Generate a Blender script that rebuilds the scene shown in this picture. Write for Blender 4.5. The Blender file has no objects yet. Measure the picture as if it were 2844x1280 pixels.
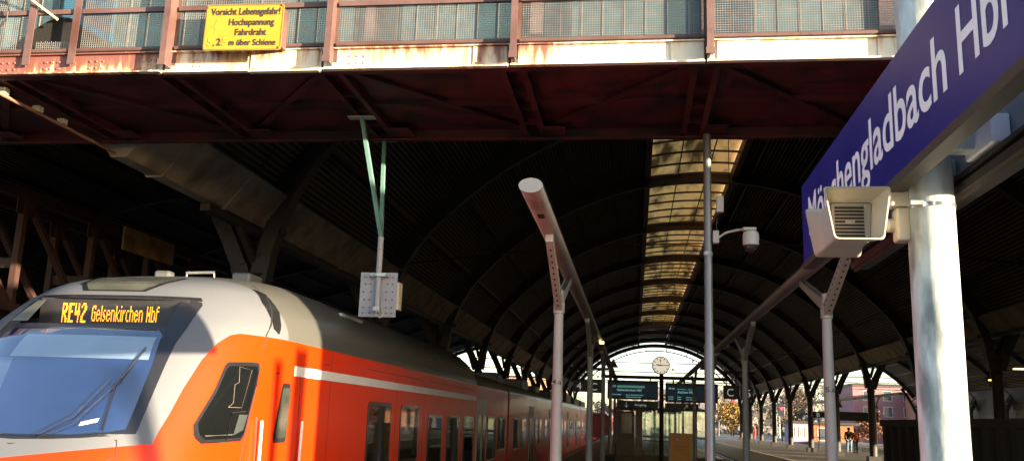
import bpy, math, random
from mathutils import Vector, Matrix
R = math.radians
random.seed(7)
sc = bpy.context.scene
C = sc.collection

# ------------------------------------------------------------------ camera, world, sun, exposure
cam_d = bpy.data.cameras.new('camera'); cam = bpy.data.objects.new('camera', cam_d); C.objects.link(cam); sc.camera = cam
yaw, pit, rol = R(7.97), R(11.73), R(1.97)
fw = Vector((-math.sin(yaw)*math.cos(pit), math.cos(yaw)*math.cos(pit), math.sin(pit)))
rt = Vector((math.cos(yaw), math.sin(yaw), 0)); up = rt.cross(fw)
r2 = math.cos(rol)*rt + math.sin(rol)*up; u2 = -math.sin(rol)*rt + math.cos(rol)*up
m = Matrix((r2, u2, -fw)).transposed().to_4x4(); m.translation = (0, 0, 1.65); cam.matrix_world = m
cam_d.sensor_width = 36; cam_d.lens = 36*2504/2844; cam_d.clip_start = .05; cam_d.clip_end = 2000

SUN_AZ, SUN_EL = R(63), R(4.0)          # azimuth measured from straight behind towards the right
sd = Vector((math.sin(SUN_AZ)*math.cos(SUN_EL), -math.cos(SUN_AZ)*math.cos(SUN_EL), math.sin(SUN_EL)))
w = bpy.data.worlds.new('World'); sc.world = w; w.use_nodes = True
nt = w.node_tree; bg = nt.nodes['Background']; sky = nt.nodes.new('ShaderNodeTexSky')
sky.sky_type = 'NISHITA'; sky.sun_disc = False; sky.sun_elevation = R(14.0)
sky.sun_rotation = math.atan2(sd.x, sd.y); sky.air_density = 1.0; sky.dust_density = 1.0
nt.links.new(sky.outputs[0], bg.inputs[0]); bg.inputs[1].default_value = .065
sl = bpy.data.lights.new('sun', 'SUN'); sl.energy = 4.6; sl.angle = R(.5); sl.color = (1, .80, .54)
so = bpy.data.objects.new('sun', sl); C.objects.link(so); so.rotation_euler = sd.to_track_quat('Z', 'Y').to_euler()
vs = sc.view_settings; vs.view_transform = 'Standard'; vs.look = 'None'; vs.exposure = 2.85; vs.gamma = 1
sc.cycles.max_bounces = 8; sc.cycles.transparent_max_bounces = 16; sc.cycles.use_denoising = True

# ------------------------------------------------------------------ materials
MT = {}
def mat(name, col, rough=.6, metal=0, var=.25, scale=3, bump=0, bscale=None, dirt=None, dscale=1.5, dlo=.5, dhi=.7, spec=.5, coat=0, stretch=(1, 1, 1)):
    if name in MT: return MT[name]
    mt = bpy.data.materials.new(name); mt.use_nodes = True; MT[name] = mt
    n = mt.node_tree.nodes; l = mt.node_tree.links; b = n['Principled BSDF']
    tc = n.new('ShaderNodeTexCoord'); mp = n.new('ShaderNodeMapping'); mp.inputs['Scale'].default_value = stretch
    l.new(tc.outputs['Object'], mp.inputs[0])
    ns = n.new('ShaderNodeTexNoise'); ns.inputs['Scale'].default_value = scale; ns.inputs['Detail'].default_value = 6
    l.new(mp.outputs[0], ns.inputs['Vector'])
    mr = n.new('ShaderNodeMapRange'); mr.inputs[1].default_value = .3; mr.inputs[2].default_value = .7
    mr.inputs[3].default_value = 1-var; mr.inputs[4].default_value = 1+var; l.new(ns.outputs[0], mr.inputs[0])
    mx = n.new('ShaderNodeVectorMath'); mx.operation = 'SCALE'; mx.inputs[0].default_value = col
    l.new(mr.outputs[0], mx.inputs['Scale']); out = mx.outputs[0]
    if dirt:
        d = n.new('ShaderNodeTexNoise'); d.inputs['Scale'].default_value = dscale; d.inputs['Detail'].default_value = 8
        l.new(mp.outputs[0], d.inputs['Vector'])
        dr = n.new('ShaderNodeMapRange'); dr.inputs[1].default_value = dlo; dr.inputs[2].default_value = dhi; l.new(d.outputs[0], dr.inputs[0])
        m2 = n.new('ShaderNodeMix'); m2.data_type = 'RGBA'; l.new(dr.outputs[0], m2.inputs[0]); l.new(out, m2.inputs[6]); m2.inputs[7].default_value = (*dirt, 1)
        out = m2.outputs[2]
    l.new(out, b.inputs['Base Color'])
    b.inputs['Roughness'].default_value = rough; b.inputs['Metallic'].default_value = metal
    b.inputs['Specular IOR Level'].default_value = spec; b.inputs['Coat Weight'].default_value = coat; b.inputs['Coat Roughness'].default_value = .06
    rr = n.new('ShaderNodeMapRange'); rr.inputs[3].default_value = max(.02, rough*.8); rr.inputs[4].default_value = min(1, rough*1.25); l.new(ns.outputs[0], rr.inputs[0]); l.new(rr.outputs[0], b.inputs['Roughness'])
    if bump:
        bn = n.new('ShaderNodeTexNoise'); bn.inputs['Scale'].default_value = bscale or scale*6; bn.inputs['Detail'].default_value = 5
        l.new(mp.outputs[0], bn.inputs['Vector'])
        bp = n.new('ShaderNodeBump'); bp.inputs['Strength'].default_value = bump; bp.inputs['Distance'].default_value = .02
        l.new(bn.outputs[0], bp.inputs['Height']); l.new(bp.outputs[0], b.inputs['Normal'])
    return mt
def emit(name, col, s):
    if name in MT: return MT[name]
    mt = mat(name, col, .5, var=.02); b = mt.node_tree.nodes['Principled BSDF']
    b.inputs['Emission Color'].default_value = (*col, 1); b.inputs['Emission Strength'].default_value = s
    return mt
def glassmat(name, tint, gloss, rough=.03, alpha=.5, ior=1.5):
    """thin pane: tinted transparency plus fresnel reflection"""
    if name in MT: return MT[name]
    mt = bpy.data.materials.new(name); mt.use_nodes = True; MT[name] = mt
    n = mt.node_tree.nodes; l = mt.node_tree.links; n.clear()
    o = n.new('ShaderNodeOutputMaterial'); t = n.new('ShaderNodeBsdfTransparent'); t.inputs[0].default_value = (*[alpha*c for c in tint], 1)
    g = n.new('ShaderNodeBsdfGlossy'); g.inputs[0].default_value = (1, 1, 1, 1); g.inputs['Roughness'].default_value = rough
    fr = n.new('ShaderNodeFresnel'); ge = n.new('ShaderNodeNewGeometry'); im = n.new('ShaderNodeMapRange'); im.inputs[3].default_value = ior; im.inputs[4].default_value = 1/ior
    l.new(ge.outputs['Backfacing'], im.inputs[0]); l.new(im.outputs[0], fr.inputs[0])
    ns = n.new('ShaderNodeTexNoise'); ns.inputs['Scale'].default_value = 1.3; bp = n.new('ShaderNodeBump'); bp.inputs['Strength'].default_value = .04
    l.new(ns.outputs[0], bp.inputs['Height']); l.new(bp.outputs[0], g.inputs['Normal'])
    ad = n.new('ShaderNodeMath'); ad.operation = 'ADD'; ad.inputs[1].default_value = gloss; ad.use_clamp = True; l.new(fr.outputs[0], ad.inputs[0])
    mx = n.new('ShaderNodeMixShader'); l.new(ad.outputs[0], mx.inputs[0]); l.new(t.outputs[0], mx.inputs[1]); l.new(g.outputs[0], mx.inputs[2]); l.new(mx.outputs[0], o.inputs[0])
    return mt

M_mauve = mat('mauve_steel_paint', (.085, .046, .042), .55, var=.2, scale=4, bump=.15, dirt=(.06, .022, .014), dlo=.55, dhi=.7)
M_under = mat('red_oxide_paint', (.075, .009, .011), .6, var=.25, scale=2, dirt=(.02, .006, .006), dlo=.45, dhi=.62, dscale=2.5, bump=.2)
M_clad = mat('teal_cladding', (.066, .120, .138), .35, var=.12, scale=1.2, dirt=(.055, .085, .095), dlo=.5, dhi=.65, stretch=(1, 1, .3))
M_cladblue = mat('blue_glass_panel', (.05, .14, .22), .15, var=.1, scale=1)
M_wire = mat('galvanised_wire', (.20, .20, .195), .5, metal=.3, var=.2, scale=8)
M_galv = mat('galvanised_steel', (.46, .50, .49), .5, metal=.15, var=.3, scale=14, bump=.12, bscale=30, dirt=(.15, .175, .18), dscale=11, dlo=.47, dhi=.66, stretch=(1, 1, .3))
M_white = mat('white_column_paint', (.36, .34, .315), .45, var=.10, scale=3, dirt=(.28, .25, .22), dscale=5, dlo=.62, dhi=.8, bump=.05)
M_steel = mat('brushed_steel_pole', (.21, .21, .21), .4, metal=.5, var=.12, scale=5, stretch=(1, 1, .2))
M_valley = mat('roof_valley_shade', (.03, .026, .022), .8, var=.3)  # dark colour paints in the shade of the corrugation troughs
M_roof = mat('dark_roof_sheet', (.15, .135, .115), .75, var=.45, scale=1.5, dirt=(.10, .085, .065), dlo=.5, dhi=.7, stretch=(1, .25, 1))
M_iron = mat('dark_iron', (.020, .016, .015), .6, var=.3, scale=3, dirt=(.045, .025, .018), dlo=.55, dhi=.75, bump=.1)
M_ironred = mat('oxide_iron', (.045, .020, .016), .6, var=.3, scale=3)
M_gutter = mat('pale_gutter_board', (.24, .21, .16), .7, var=.25, scale=2, dirt=(.09, .075, .05), dlo=.5, dhi=.7, bump=.1)
M_train_g = mat('train_grey_paint', (.36, .35, .32), .35, var=.06, scale=2, coat=.3)
M_roofg = mat('train_roof_grey', (.10, .10, .095), .38, var=.15, scale=2, dirt=(.09, .09, .08), dlo=.5, dhi=.75)
M_black = mat('black_frame', (.012, .012, .014), .22, var=.1, coat=.4)
M_rubber = mat('dark_rubber', (.02, .02, .02), .6)
M_glass = glassmat('train_window_glass', (.6, .65, .65), .02, alpha=.6)
M_wsglass = glassmat('windscreen_glass', (.7, .82, 1), .24, alpha=.75)
M_interior = mat('dark_interior', (.012, .014, .018), .8, var=.5, scale=2)
M_cab = mat('cab_sky_tint', (.022, .05, .15), .6, var=.3, scale=2)  # blue puts the sky's reflection into the cab colour
M_blind = mat('cab_blind', (.6, .62, .58), .7, var=.06)
M_amber = emit('amber_led', (1, .30, .008), .52)
M_blue = mat('enamel_blue', (.007, .010, .15), .4, var=.05, scale=2, spec=.25)
M_signwhite = mat('sign_white', (.74, .75, .80), .4, var=.04, dirt=(.6, .6, .64), dscale=4, dlo=.5, dhi=.7)
M_back = mat('sign_back_metal', (.24, .27, .30), .42, metal=.35, var=.12, scale=2.5, dirt=(.18, .19, .2), dlo=.5, dhi=.75)
M_rail = mat('bronze_profile', (.028, .021, .017), .55, metal=.1, var=.15)
M_beige = mat('speaker_beige', (.36, .335, .28), .5, var=.10, scale=6, dirt=(.40, .33, .22), dscale=7, dlo=.52, dhi=.75, bump=.06)
M_grille = mat('speaker_grille', (.26, .23, .19), .6, var=.1)
M_dark = mat('dark_slot', (.015, .013, .012), .8)
M_yellow = mat('yellow_enamel', (.29, .19, .010), .32, var=.08, scale=6, dirt=(.33, .17, .02), dscale=8, dlo=.66, dhi=.8, coat=.2)
M_ink = mat('sign_ink', (.03, .022, .018), .5)
M_ghost = mat('embossed_number', (.40, .25, .02), .4)
M_teal = mat('teal_pole_paint', (.10, .20, .18), .5, var=.2, scale=5, dirt=(.07, .05, .035), dlo=.6, dhi=.7)
M_plate = mat('plate_grey_paint', (.27, .26, .28), .5, var=.1, scale=6, dirt=(.2, .16, .12), dscale=12, dlo=.62, dhi=.72)
M_asph = mat('platform_paving', (.15, .14, .13), .85, var=.25, scale=4, bump=.3, bscale=30, dirt=(.10, .095, .09), dlo=.45, dhi=.65)
M_edge = mat('platform_edge', (.34, .33, .30), .8, var=.15, scale=5)
M_ball = mat('ballast', (.10, .085, .07), .95, var=.5, scale=25, bump=1, bscale=40)
M_ground = mat('ground_earth', (.12, .10, .06), .95, var=.5, scale=.3, dirt=(.05, .06, .02), dscale=.15, dlo=.45, dhi=.6)
M_railst = mat('rail_steel', (.35, .33, .31), .25, metal=.9, var=.1)
M_conc = mat('stair_concrete', (.055, .048, .042), .8, var=.2, scale=3, bump=.15)
M_screen = emit('display_screen', (.007, .014, .022), .1)
M_scrtext = emit('display_text', (.30, .50, .50), .06)
M_scrbar = emit('display_bar', (.14, .42, .32), .05)
M_board = mat('dark_sign_board', (.018, .020, .026), .4, var=.1)
M_boardtxt = emit('board_letters_glow', (.45, .45, .45), .05)  # faint glow added to lift the letters in the dark hall
M_orange = mat('orange_poster', (.85, .33, .02), .5, var=.05, scale=2)
M_shframe = mat('shelter_frame', (.22, .21, .20), .5, var=.1)
M_shglass = glassmat('shelter_glass', (.85, .95, .90), .16, alpha=.95)
M_clock = emit('clock_face', (.80, .72, .55), .12)
M_pink = mat('pink_render', (.26, .12, .13), .8, var=.1, scale=.5)
M_lilac = mat('lilac_render', (.25, .20, .30), .8, var=.08, scale=.6)
M_brick = mat('orange_brick', (.22, .09, .04), .85, var=.3, scale=3, bump=.2)
M_bwin = mat('building_window', (.05, .06, .08), .1, var=.3, scale=.5)
M_redlamp = emit('signal_red', (1, .02, .03), 1.1)
M_lampon = emit('lit_lamp', (1, .72, .22), .5)
M_rust = mat('rust', (.20, .07, .025), .8, var=.4, scale=10)

# fascia: cream paint with rust runs, more rust towards the left end
def fascia_mat():
    mt = mat('rusty_cream_paint', (.62, .56, .44), .5, var=.08, scale=3); n = mt.node_tree.nodes; l = mt.node_tree.links; b = n['Principled BSDF']
    src = b.inputs['Base Color'].links[0].from_socket
    tc = n.new('ShaderNodeTexCoord'); mp = n.new('ShaderNodeMapping'); mp.inputs['Scale'].default_value = (10, 1, 2.2); l.new(tc.outputs['Object'], mp.inputs[0])
    a = n.new('ShaderNodeTexNoise'); a.inputs['Scale'].default_value = 1; a.inputs['Detail'].default_value = 7; a.inputs['Roughness'].default_value = .6; l.new(mp.outputs[0], a.inputs['Vector'])
    sx = n.new('ShaderNodeSeparateXYZ'); l.new(tc.outputs['Object'], sx.inputs[0])
    ramp = n.new('ShaderNodeFloatCurve'); c = ramp.mapping.curves[0]
    xr = n.new('ShaderNodeMapRange'); xr.inputs[1].default_value = -8; xr.inputs[2].default_value = 3; l.new(sx.outputs[0], xr.inputs[0])
    for i, (px, py) in enumerate(((0, .40), (.22, .30), (.265, .12), (.33, .16), (.40, .06), (.46, .15), (.55, .14), (.595, .22), (.645, .20), (.67, .02), (1, .03))):
        if i == 0: c.points[0].location = (px, py)
        elif i == 1: c.points[1].location = (px, py)
        else: c.points.new(px, py)
    ramp.mapping.update(); l.new(xr.outputs[0], ramp.inputs[1])
    zr = n.new('ShaderNodeMapRange'); zr.inputs[1].default_value = 5.34; zr.inputs[2].default_value = 5.56; zr.inputs[3].default_value = -.10; zr.inputs[4].default_value = .09; l.new(sx.outputs[2], zr.inputs[0])
    s1 = n.new('ShaderNodeMath'); l.new(a.outputs[0], s1.inputs[0]); l.new(ramp.outputs[0], s1.inputs[1])
    s2 = n.new('ShaderNodeMath'); l.new(s1.outputs[0], s2.inputs[0]); l.new(zr.outputs[0], s2.inputs[1])
    cr = n.new('ShaderNodeValToRGB'); l.new(s2.outputs[0], cr.inputs[0]); e = cr.color_ramp.elements
    e[0].position = .50; e[0].color = (0, 0, 0, 1); e[1].position = .78; e[1].color = (1, 1, 1, 1)
    rc = n.new('ShaderNodeValToRGB'); l.new(s2.outputs[0], rc.inputs[0]); q = rc.color_ramp.elements
    q[0].position = .56; q[0].color = (.50, .24, .08, 1); q[1].position = .85; q[1].color = (.15, .055, .045, 1)
    mx = n.new('ShaderNodeMix'); mx.data_type = 'RGBA'; l.new(cr.outputs[0], mx.inputs[0]); l.new(src, mx.inputs[6]); l.new(rc.outputs[0], mx.inputs[7])
    l.new(mx.outputs[2], b.inputs['Base Color']); return mt
M_fascia = fascia_mat()

# train body: red sides, grey roof and grey nose, split where the paint is split
XC = -4.84
def livery():
    mt = mat('train_livery', (.62, .027, .001), .32, var=.05, scale=1.5, coat=.08, spec=.3, bump=.03, bscale=1.3); n = mt.node_tree.nodes; l = mt.node_tree.links; b = n['Principled BSDF']
    red = b.inputs['Base Color'].links[0].from_socket
    tc = n.new('ShaderNodeTexCoord'); sx = n.new('ShaderNodeSeparateXYZ'); l.new(tc.outputs['Object'], sx.inputs[0])
    ab = n.new('ShaderNodeMath'); ab.operation = 'ABSOLUTE'; l.new(sx.outputs[0], ab.inputs[0])
    zr = n.new('ShaderNodeMapRange'); zr.inputs[1].default_value = 1.2; zr.inputs[2].default_value = 2.4; l.new(sx.outputs[2], zr.inputs[0])
    fc = n.new('ShaderNodeFloatCurve'); c = fc.mapping.curves[0]
    pts = ((1.2, 1.0), (1.44, 1.01), (1.58, 1.03), (1.8, 1.05), (2.05, 1.09), (2.21, 1.14), (2.30, 1.19), (2.34, 1.27), (2.365, 1.40), (2.4, 1.6))
    for i, (z, x) in enumerate(pts):
        q = ((z-1.2)/1.2, x/2)
        if i < 2: c.points[i].location = q
        else: c.points.new(*q)
    for p in c.points: p.handle_type = 'VECTOR'
    fc.mapping.update(); l.new(zr.outputs[0], fc.inputs[1])
    k = n.new('ShaderNodeMath'); k.operation = 'MULTIPLY'; k.inputs[1].default_value = 2; l.new(fc.outputs[0], k.inputs[0])
    g = n.new('ShaderNodeMath'); g.operation = 'GREATER_THAN'; l.new(ab.outputs[0], g.inputs[0]); l.new(k.outputs[0], g.inputs[1])
    # band under the windscreen is red as well, its edge dips towards the middle
    qd = n.new('ShaderNodeMath'); qd.operation = 'MULTIPLY'; qd.inputs[1].default_value = .13; l.new(ab.outputs[0], qd.inputs[0])
    qa = n.new('ShaderNodeMath'); qa.operation = 'ADD'; qa.inputs[1].default_value = 1.22; l.new(qd.outputs[0], qa.inputs[0])
    lt = n.new('ShaderNodeMath'); lt.operation = 'LESS_THAN'; l.new(sx.outputs[2], lt.inputs[0]); l.new(qa.outputs[0], lt.inputs[1])
    orr = n.new('ShaderNodeMath'); orr.operation = 'MAXIMUM'; l.new(g.outputs[0], orr.inputs[0]); l.new(lt.outputs[0], orr.inputs[1])
    zt = n.new('ShaderNodeMath'); zt.operation = 'LESS_THAN'; zt.inputs[1].default_value = 2.325; l.new(sx.outputs[2], zt.inputs[0])
    an = n.new('ShaderNodeMath'); an.operation = 'MULTIPLY'; l.new(orr.outputs[0], an.inputs[0]); l.new(zt.outputs[0], an.inputs[1])
    # nose grey is lighter than the roof grey behind the cab
    yt = n.new('ShaderNodeMath'); yt.operation = 'GREATER_THAN'; yt.inputs[1].default_value = 8.62; l.new(sx.outputs[1], yt.inputs[0])
    gm = n.new('ShaderNodeMix'); gm.data_type = 'RGBA'; l.new(yt.outputs[0], gm.inputs[0]); gm.inputs[6].default_value = (.105, .112, .124, 1); gm.inputs[7].default_value = (.070, .070, .064, 1)
    mx = n.new('ShaderNodeMix'); mx.data_type = 'RGBA'; l.new(an.outputs[0], mx.inputs[0]); l.new(gm.outputs[2], mx.inputs[6]); l.new(red, mx.inputs[7])
    l.new(mx.outputs[2], b.inputs['Base Color']); return mt
M_livery = livery()

def skylight_mat():
    mt = bpy.data.materials.new('translucent_roof_sheet'); mt.use_nodes = True; n = mt.node_tree.nodes; l = mt.node_tree.links; n.clear()
    o = n.new('ShaderNodeOutputMaterial'); tr = n.new('ShaderNodeBsdfTranslucent'); d = n.new('ShaderNodeBsdfDiffuse')
    tc = n.new('ShaderNodeTexCoord'); mp = n.new('ShaderNodeMapping'); mp.inputs['Scale'].default_value = (1.6, .35, 1); l.new(tc.outputs['Object'], mp.inputs[0])
    a = n.new('ShaderNodeTexNoise'); a.inputs['Scale'].default_value = 1.1; a.inputs['Detail'].default_value = 5; l.new(mp.outputs[0], a.inputs['Vector'])
    cr = n.new('ShaderNodeValToRGB'); l.new(a.outputs[0], cr.inputs[0]); e = cr.color_ramp.elements
    e[0].position = .36; e[0].color = (.10, .045, .014, 1); e[1].position = .57; e[1].color = (1, .50, .14, 1)
    l.new(cr.outputs[0], tr.inputs[0]); d.inputs[0].default_value = (.3, .25, .16, 1)
    mx = n.new('ShaderNodeMixShader'); mx.inputs[0].default_value = .25; l.new(tr.outputs[0], mx.inputs[1]); l.new(d.outputs[0], mx.inputs[2]); l.new(mx.outputs[0], o.inputs[0]); return mt
M_sky = skylight_mat()

# ------------------------------------------------------------------ mesh helpers
class MB:
    def __init__(s): s.v = []; s.f = []; s.mi = []; s.cur = 0
    def add(s, vs, fs):
        o = len(s.v); s.v += [tuple(p) for p in vs]; s.f += [tuple(i+o for i in f) for f in fs]; s.mi += [s.cur]*len(fs); return s
    def box(s, x0, x1, y0, y1, z0, z1):
        return s.add([(x, y, z) for x in (x0, x1) for y in (y0, y1) for z in (z0, z1)],
                     [(0, 1, 3, 2), (4, 6, 7, 5), (0, 4, 5, 1), (2, 3, 7, 6), (0, 2, 6, 4), (1, 5, 7, 3)])
    def bar(s, p, q, w, h=None, upv=(0, 0, 1)):
        h = h or w; p = Vector(p); q = Vector(q); d = (q-p).normalized(); u = Vector(upv)
        if abs(d.dot(u)) > .98: u = Vector((0, 1, 0))
        a = d.cross(u).normalized(); b = a.cross(d).normalized(); vs = []
        for o in (p, q):
            for i, j in ((-1, -1), (1, -1), (1, 1), (-1, 1)): vs.append(o+a*i*w/2+b*j*h/2)
        return s.add(vs, [(3, 2, 1, 0), (4, 5, 6, 7), (0, 1, 5, 4), (1, 2, 6, 5), (2, 3, 7, 6), (3, 0, 4, 7)])
    def tube(s, pts, r, n=12, r1=None, sx=1, cap=True):
        pts = [Vector(p) for p in pts]; k = len(pts); vs = []; fs = []; prev = None
        for i, p in enumerate(pts):
            d = (pts[min(i+1, k-1)]-pts[max(i-1, 0)]).normalized()
            u = Vector((0, 0, 1)) if abs(d.z) < .95 else Vector((0, 1, 0))
            a = d.cross(u).normalized(); b = a.cross(d).normalized()
            rr = r if r1 is None else r+(r1-r)*i/(k-1)
            for j in range(n):
                t = 2*math.pi*j/n; vs.append(p+a*rr*sx*math.cos(t)+b*rr*math.sin(t))
        for i in range(k-1):
            for j in range(n): fs.append((i*n+j, i*n+(j+1) % n, (i+1)*n+(j+1) % n, (i+1)*n+j))
        if cap: fs += [tuple(range(n))[::-1], tuple((k-1)*n+j for j in range(n))]
        return s.add(vs, fs)
    def lathe(s, c, prof, n=24, axis='z'):
        vs = []; fs = []
        for r, h in prof:
            for j in range(n):
                t = 2*math.pi*j/n; x, y = r*math.cos(t), r*math.sin(t)
                vs.append({'z': (c[0]+x, c[1]+y, c[2]+h), 'y': (c[0]+x, c[1]+h, c[2]+y), 'x': (c[0]+h, c[1]+x, c[2]+y)}[axis])
        k = len(prof)
        for i in range(k-1):
            for j in range(n): fs.append((i*n+j, i*n+(j+1) % n, (i+1)*n+(j+1) % n, (i+1)*n+j))
        fs += [tuple(range(n))[::-1], tuple((k-1)*n+j for j in range(n))]
        return s.add(vs, fs)
    def prism(s, poly, fn0, fn1):
        n = len(poly); vs = [fn0(*p) for p in poly]+[fn1(*p) for p in poly]
        return s.add(vs, [tuple(range(n))[::-1], tuple(range(n, 2*n))]+[(i, (i+1) % n, n+(i+1) % n, n+i) for i in range(n)])
    def grid(s, rows, close=False):
        a = len(rows); b = len(rows[0]); vs = [p for r in rows for p in r]; fs = []
        for i in range(a-1):
            for j in range(b-(0 if close else 1)): fs.append((i*b+j, i*b+(j+1) % b, (i+1)*b+(j+1) % b, (i+1)*b+j))
        return s.add(vs, fs)
    def build(s, name, mats, parent=None, smooth=False, ang=35, org=None, **tg):
        me = bpy.data.meshes.new(name); v = s.v
        if org: v = [(p[0]-org[0], p[1]-org[1], p[2]-org[2]) for p in v]
        me.from_pydata(v, [], s.f); me.validate()
        if not isinstance(mats, (list, tuple)): mats = [mats]
        for mm in mats: me.materials.append(mm)
        if len(mats) > 1 and len(me.polygons) == len(s.mi): me.polygons.foreach_set('material_index', s.mi)
        import bmesh
        bm = bmesh.new(); bm.from_mesh(me); bmesh.ops.recalc_face_normals(bm, faces=bm.faces); bm.to_mesh(me); bm.free()
        if smooth: me.polygons.foreach_set('use_smooth', [True]*len(me.polygons)); me.set_sharp_from_angle(angle=R(ang))
        o = bpy.data.objects.new(name, me); C.objects.link(o)
        if org: o.location = org
        if parent: o.parent = parent; o.matrix_parent_inverse = Matrix.Identity(4)
        tag(o, **tg); return o
def tag(o, label=None, cat=None, group=None, kind=None):
    if label: o['label'] = label
    if cat: o['category'] = cat
    if group: o['group'] = group
    if kind: o['kind'] = kind
def thing(name, label, cat, group=None, loc=(0, 0, 0)):
    o = bpy.data.objects.new(name, None); C.objects.link(o); o.location = loc; o.empty_display_size = .2; tag(o, label, cat, group); return o
def bevel(o, w=.01, seg=2):
    md = o.modifiers.new('bevel', 'BEVEL'); md.width = w; md.segments = seg; md.limit_method = 'ANGLE'; md.angle_limit = R(40); return o
def rrect(w, h, r, n=5):
    out = []
    for cx, cy, a0 in ((w/2-r, h/2-r, 0), (-w/2+r, h/2-r, 90), (-w/2+r, -h/2+r, 180), (w/2-r, -h/2+r, 270)):
        for i in range(n+1):
            t = R(a0+90*i/n); out.append((cx+r*math.cos(t), cy+r*math.sin(t)))
    return out
def text_mb(txt, height_w, fn, depth=.004, align='LEFT', bold=0, width=None, spacing=1.0):
    """text as mesh; width = total width wanted; fn maps (u,v,d) to world"""
    cu = bpy.data.curves.new('txt', 'FONT'); cu.body = txt; cu.size = 1; cu.offset = bold; cu.extrude = .5; cu.resolution_u = 4; cu.space_character = spacing
    ob = bpy.data.objects.new('txt', cu); C.objects.link(ob); dg = bpy.context.evaluated_depsgraph_get()
    me = bpy.data.meshes.new_from_object(ob.evaluated_get(dg)); xs = [v.co.x for v in me.vertices]; x0, x1 = min(xs), max(xs)
    capm = .729; k = height_w/capm; kx = (width/(x1-x0)) if width else k
    off = -x0*kx if align == 'LEFT' else -(x0+x1)/2*kx
    vs = [fn(v.co.x*kx+off, v.co.y*k, v.co.z*2*depth/2) for v in me.vertices]; fs = [tuple(p.vertices) for p in me.polygons]
    C.objects.unlink(ob); bpy.data.objects.remove(ob); bpy.data.curves.remove(cu); bpy.data.meshes.remove(me)
    return MB().add(vs, fs)
ORD = ['first', 'second', 'third', 'fourth', 'fifth', 'sixth', 'seventh', 'eighth', 'ninth', 'tenth', 'eleventh', 'twelfth']

# ------------------------------------------------------------------ ground, platforms, tracks
MB().box(-900, 900, -60, 1400, -1.6, -1.05).build('ground', M_ground, kind='structure')
MB().box(-30, 36, -60, 260, -1.049, -.98).build('ballast_bed', M_ball, kind='structure')
def platform(name, x0, x1, y0, y1):
    MB().box(x0+.3, x1-.3, y0, y1, -1.2, 0).build(name, M_asph, kind='structure')
    for k, (a, b) in enumerate(((x0, x0+.297), (x1-.297, x1))): MB().box(a, b, y0, y1, -1.2, .004).build(name+'_edge', M_edge, kind='structure')
platform('platform', -3.3, 4.5, -40, 118)
platform('platform', 8.0, 17.6, -40, 150)
platform('platform', -17.5, -9.2, -40, 118)
platform('platform', 22.5, 31, -10, 190)
def track(x, y0, y1, n=1):
    MB().box(x-.79, x-.72, y0, y1, -.9, -.76).box(x+.72, x+.79, y0, y1, -.9, -.76).build('rails', M_railst, kind='structure')
    s = MB(); y = y0
    while y < min(y1, 150): s.box(x-1.3, x+1.3, y, y+.25, -1.0, -.9); y += .65
    s.build('sleepers', M_conc, kind='structure')
for x in (XC, 6.2, -7.9-12, 19.3, 21): track(x, 0, 240)

# ------------------------------------------------------------------ train shed
SP = 8.8; Y0 = 16.8; YS = [Y0+SP*i for i in range(12)]; YE = 114.0; YB0 = 11.75
shed = thing('train_shed', 'dark arched iron station hall with corrugated roof over the tracks', 'station hall')
def arc(cx, half, z_spring, z_crown, rad_off=0.0, n=40, x0=None, x1=None):
    rise = z_crown-z_spring; Rr = (half*half+rise*rise)/(2*rise); cz = z_crown-Rr
    a = math.asin(min(1, half/Rr)); out = []
    a0, a1 = -a, a
    if x0 is not None: a0 = math.asin((x0-cx)/Rr)
    if x1 is not None: a1 = math.asin((x1-cx)/Rr)
    for i in range(n+1):
        t = a0+(a1-a0)*i/n; out.append((cx+(Rr+rad_off)*math.sin(t), cz+(Rr+rad_off)*math.cos(t)))
    return out
NAVES = [('main', 2.65, 10.1, 5.75, 11.25), ('left', -17.6, 10.0, 5.75, 10.6), ('right', 22.9, 10.0, 5.75, 10.9)]
SKX0, SKX1 = .55, 3.65
for nm, cx, hf, zs, zc in NAVES:
    secs = [(None, None)] if nm != 'main' else [(None, SKX0), (SKX1, None)]
    mb = MB()
    for a, b in secs:
        base = arc(cx, hf, zs, zc, 0, 150 if nm != 'main' else 84, a, b); row = []
        for i in range(len(base)-1):
            (xa, za), (xb, zb) = base[i], base[i+1]; tx, tz = xb-xa, zb-za; L = math.hypot(tx, tz); nx, nz = -tz/L, tx/L
            for f, h in ((0, 0), (.42, 0), (.5, .10), (.92, .10)): row.append((xa+tx*f+nx*h, za+tz*f+nz*h))
        row.append(base[-1])
        for q in range(len(row)-1):
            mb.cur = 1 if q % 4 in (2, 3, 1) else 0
            (xa, za), (xb, zb) = row[q], row[q+1]; mb.add([(xa, YB0, za), (xb, YB0, zb), (xb, YE, zb), (xa, YE, za)], [(0, 1, 2, 3)])
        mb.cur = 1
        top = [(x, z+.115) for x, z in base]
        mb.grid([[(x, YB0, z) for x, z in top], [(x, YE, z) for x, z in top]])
    mb.build('roof', [M_roof, M_valley], shed)
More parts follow.
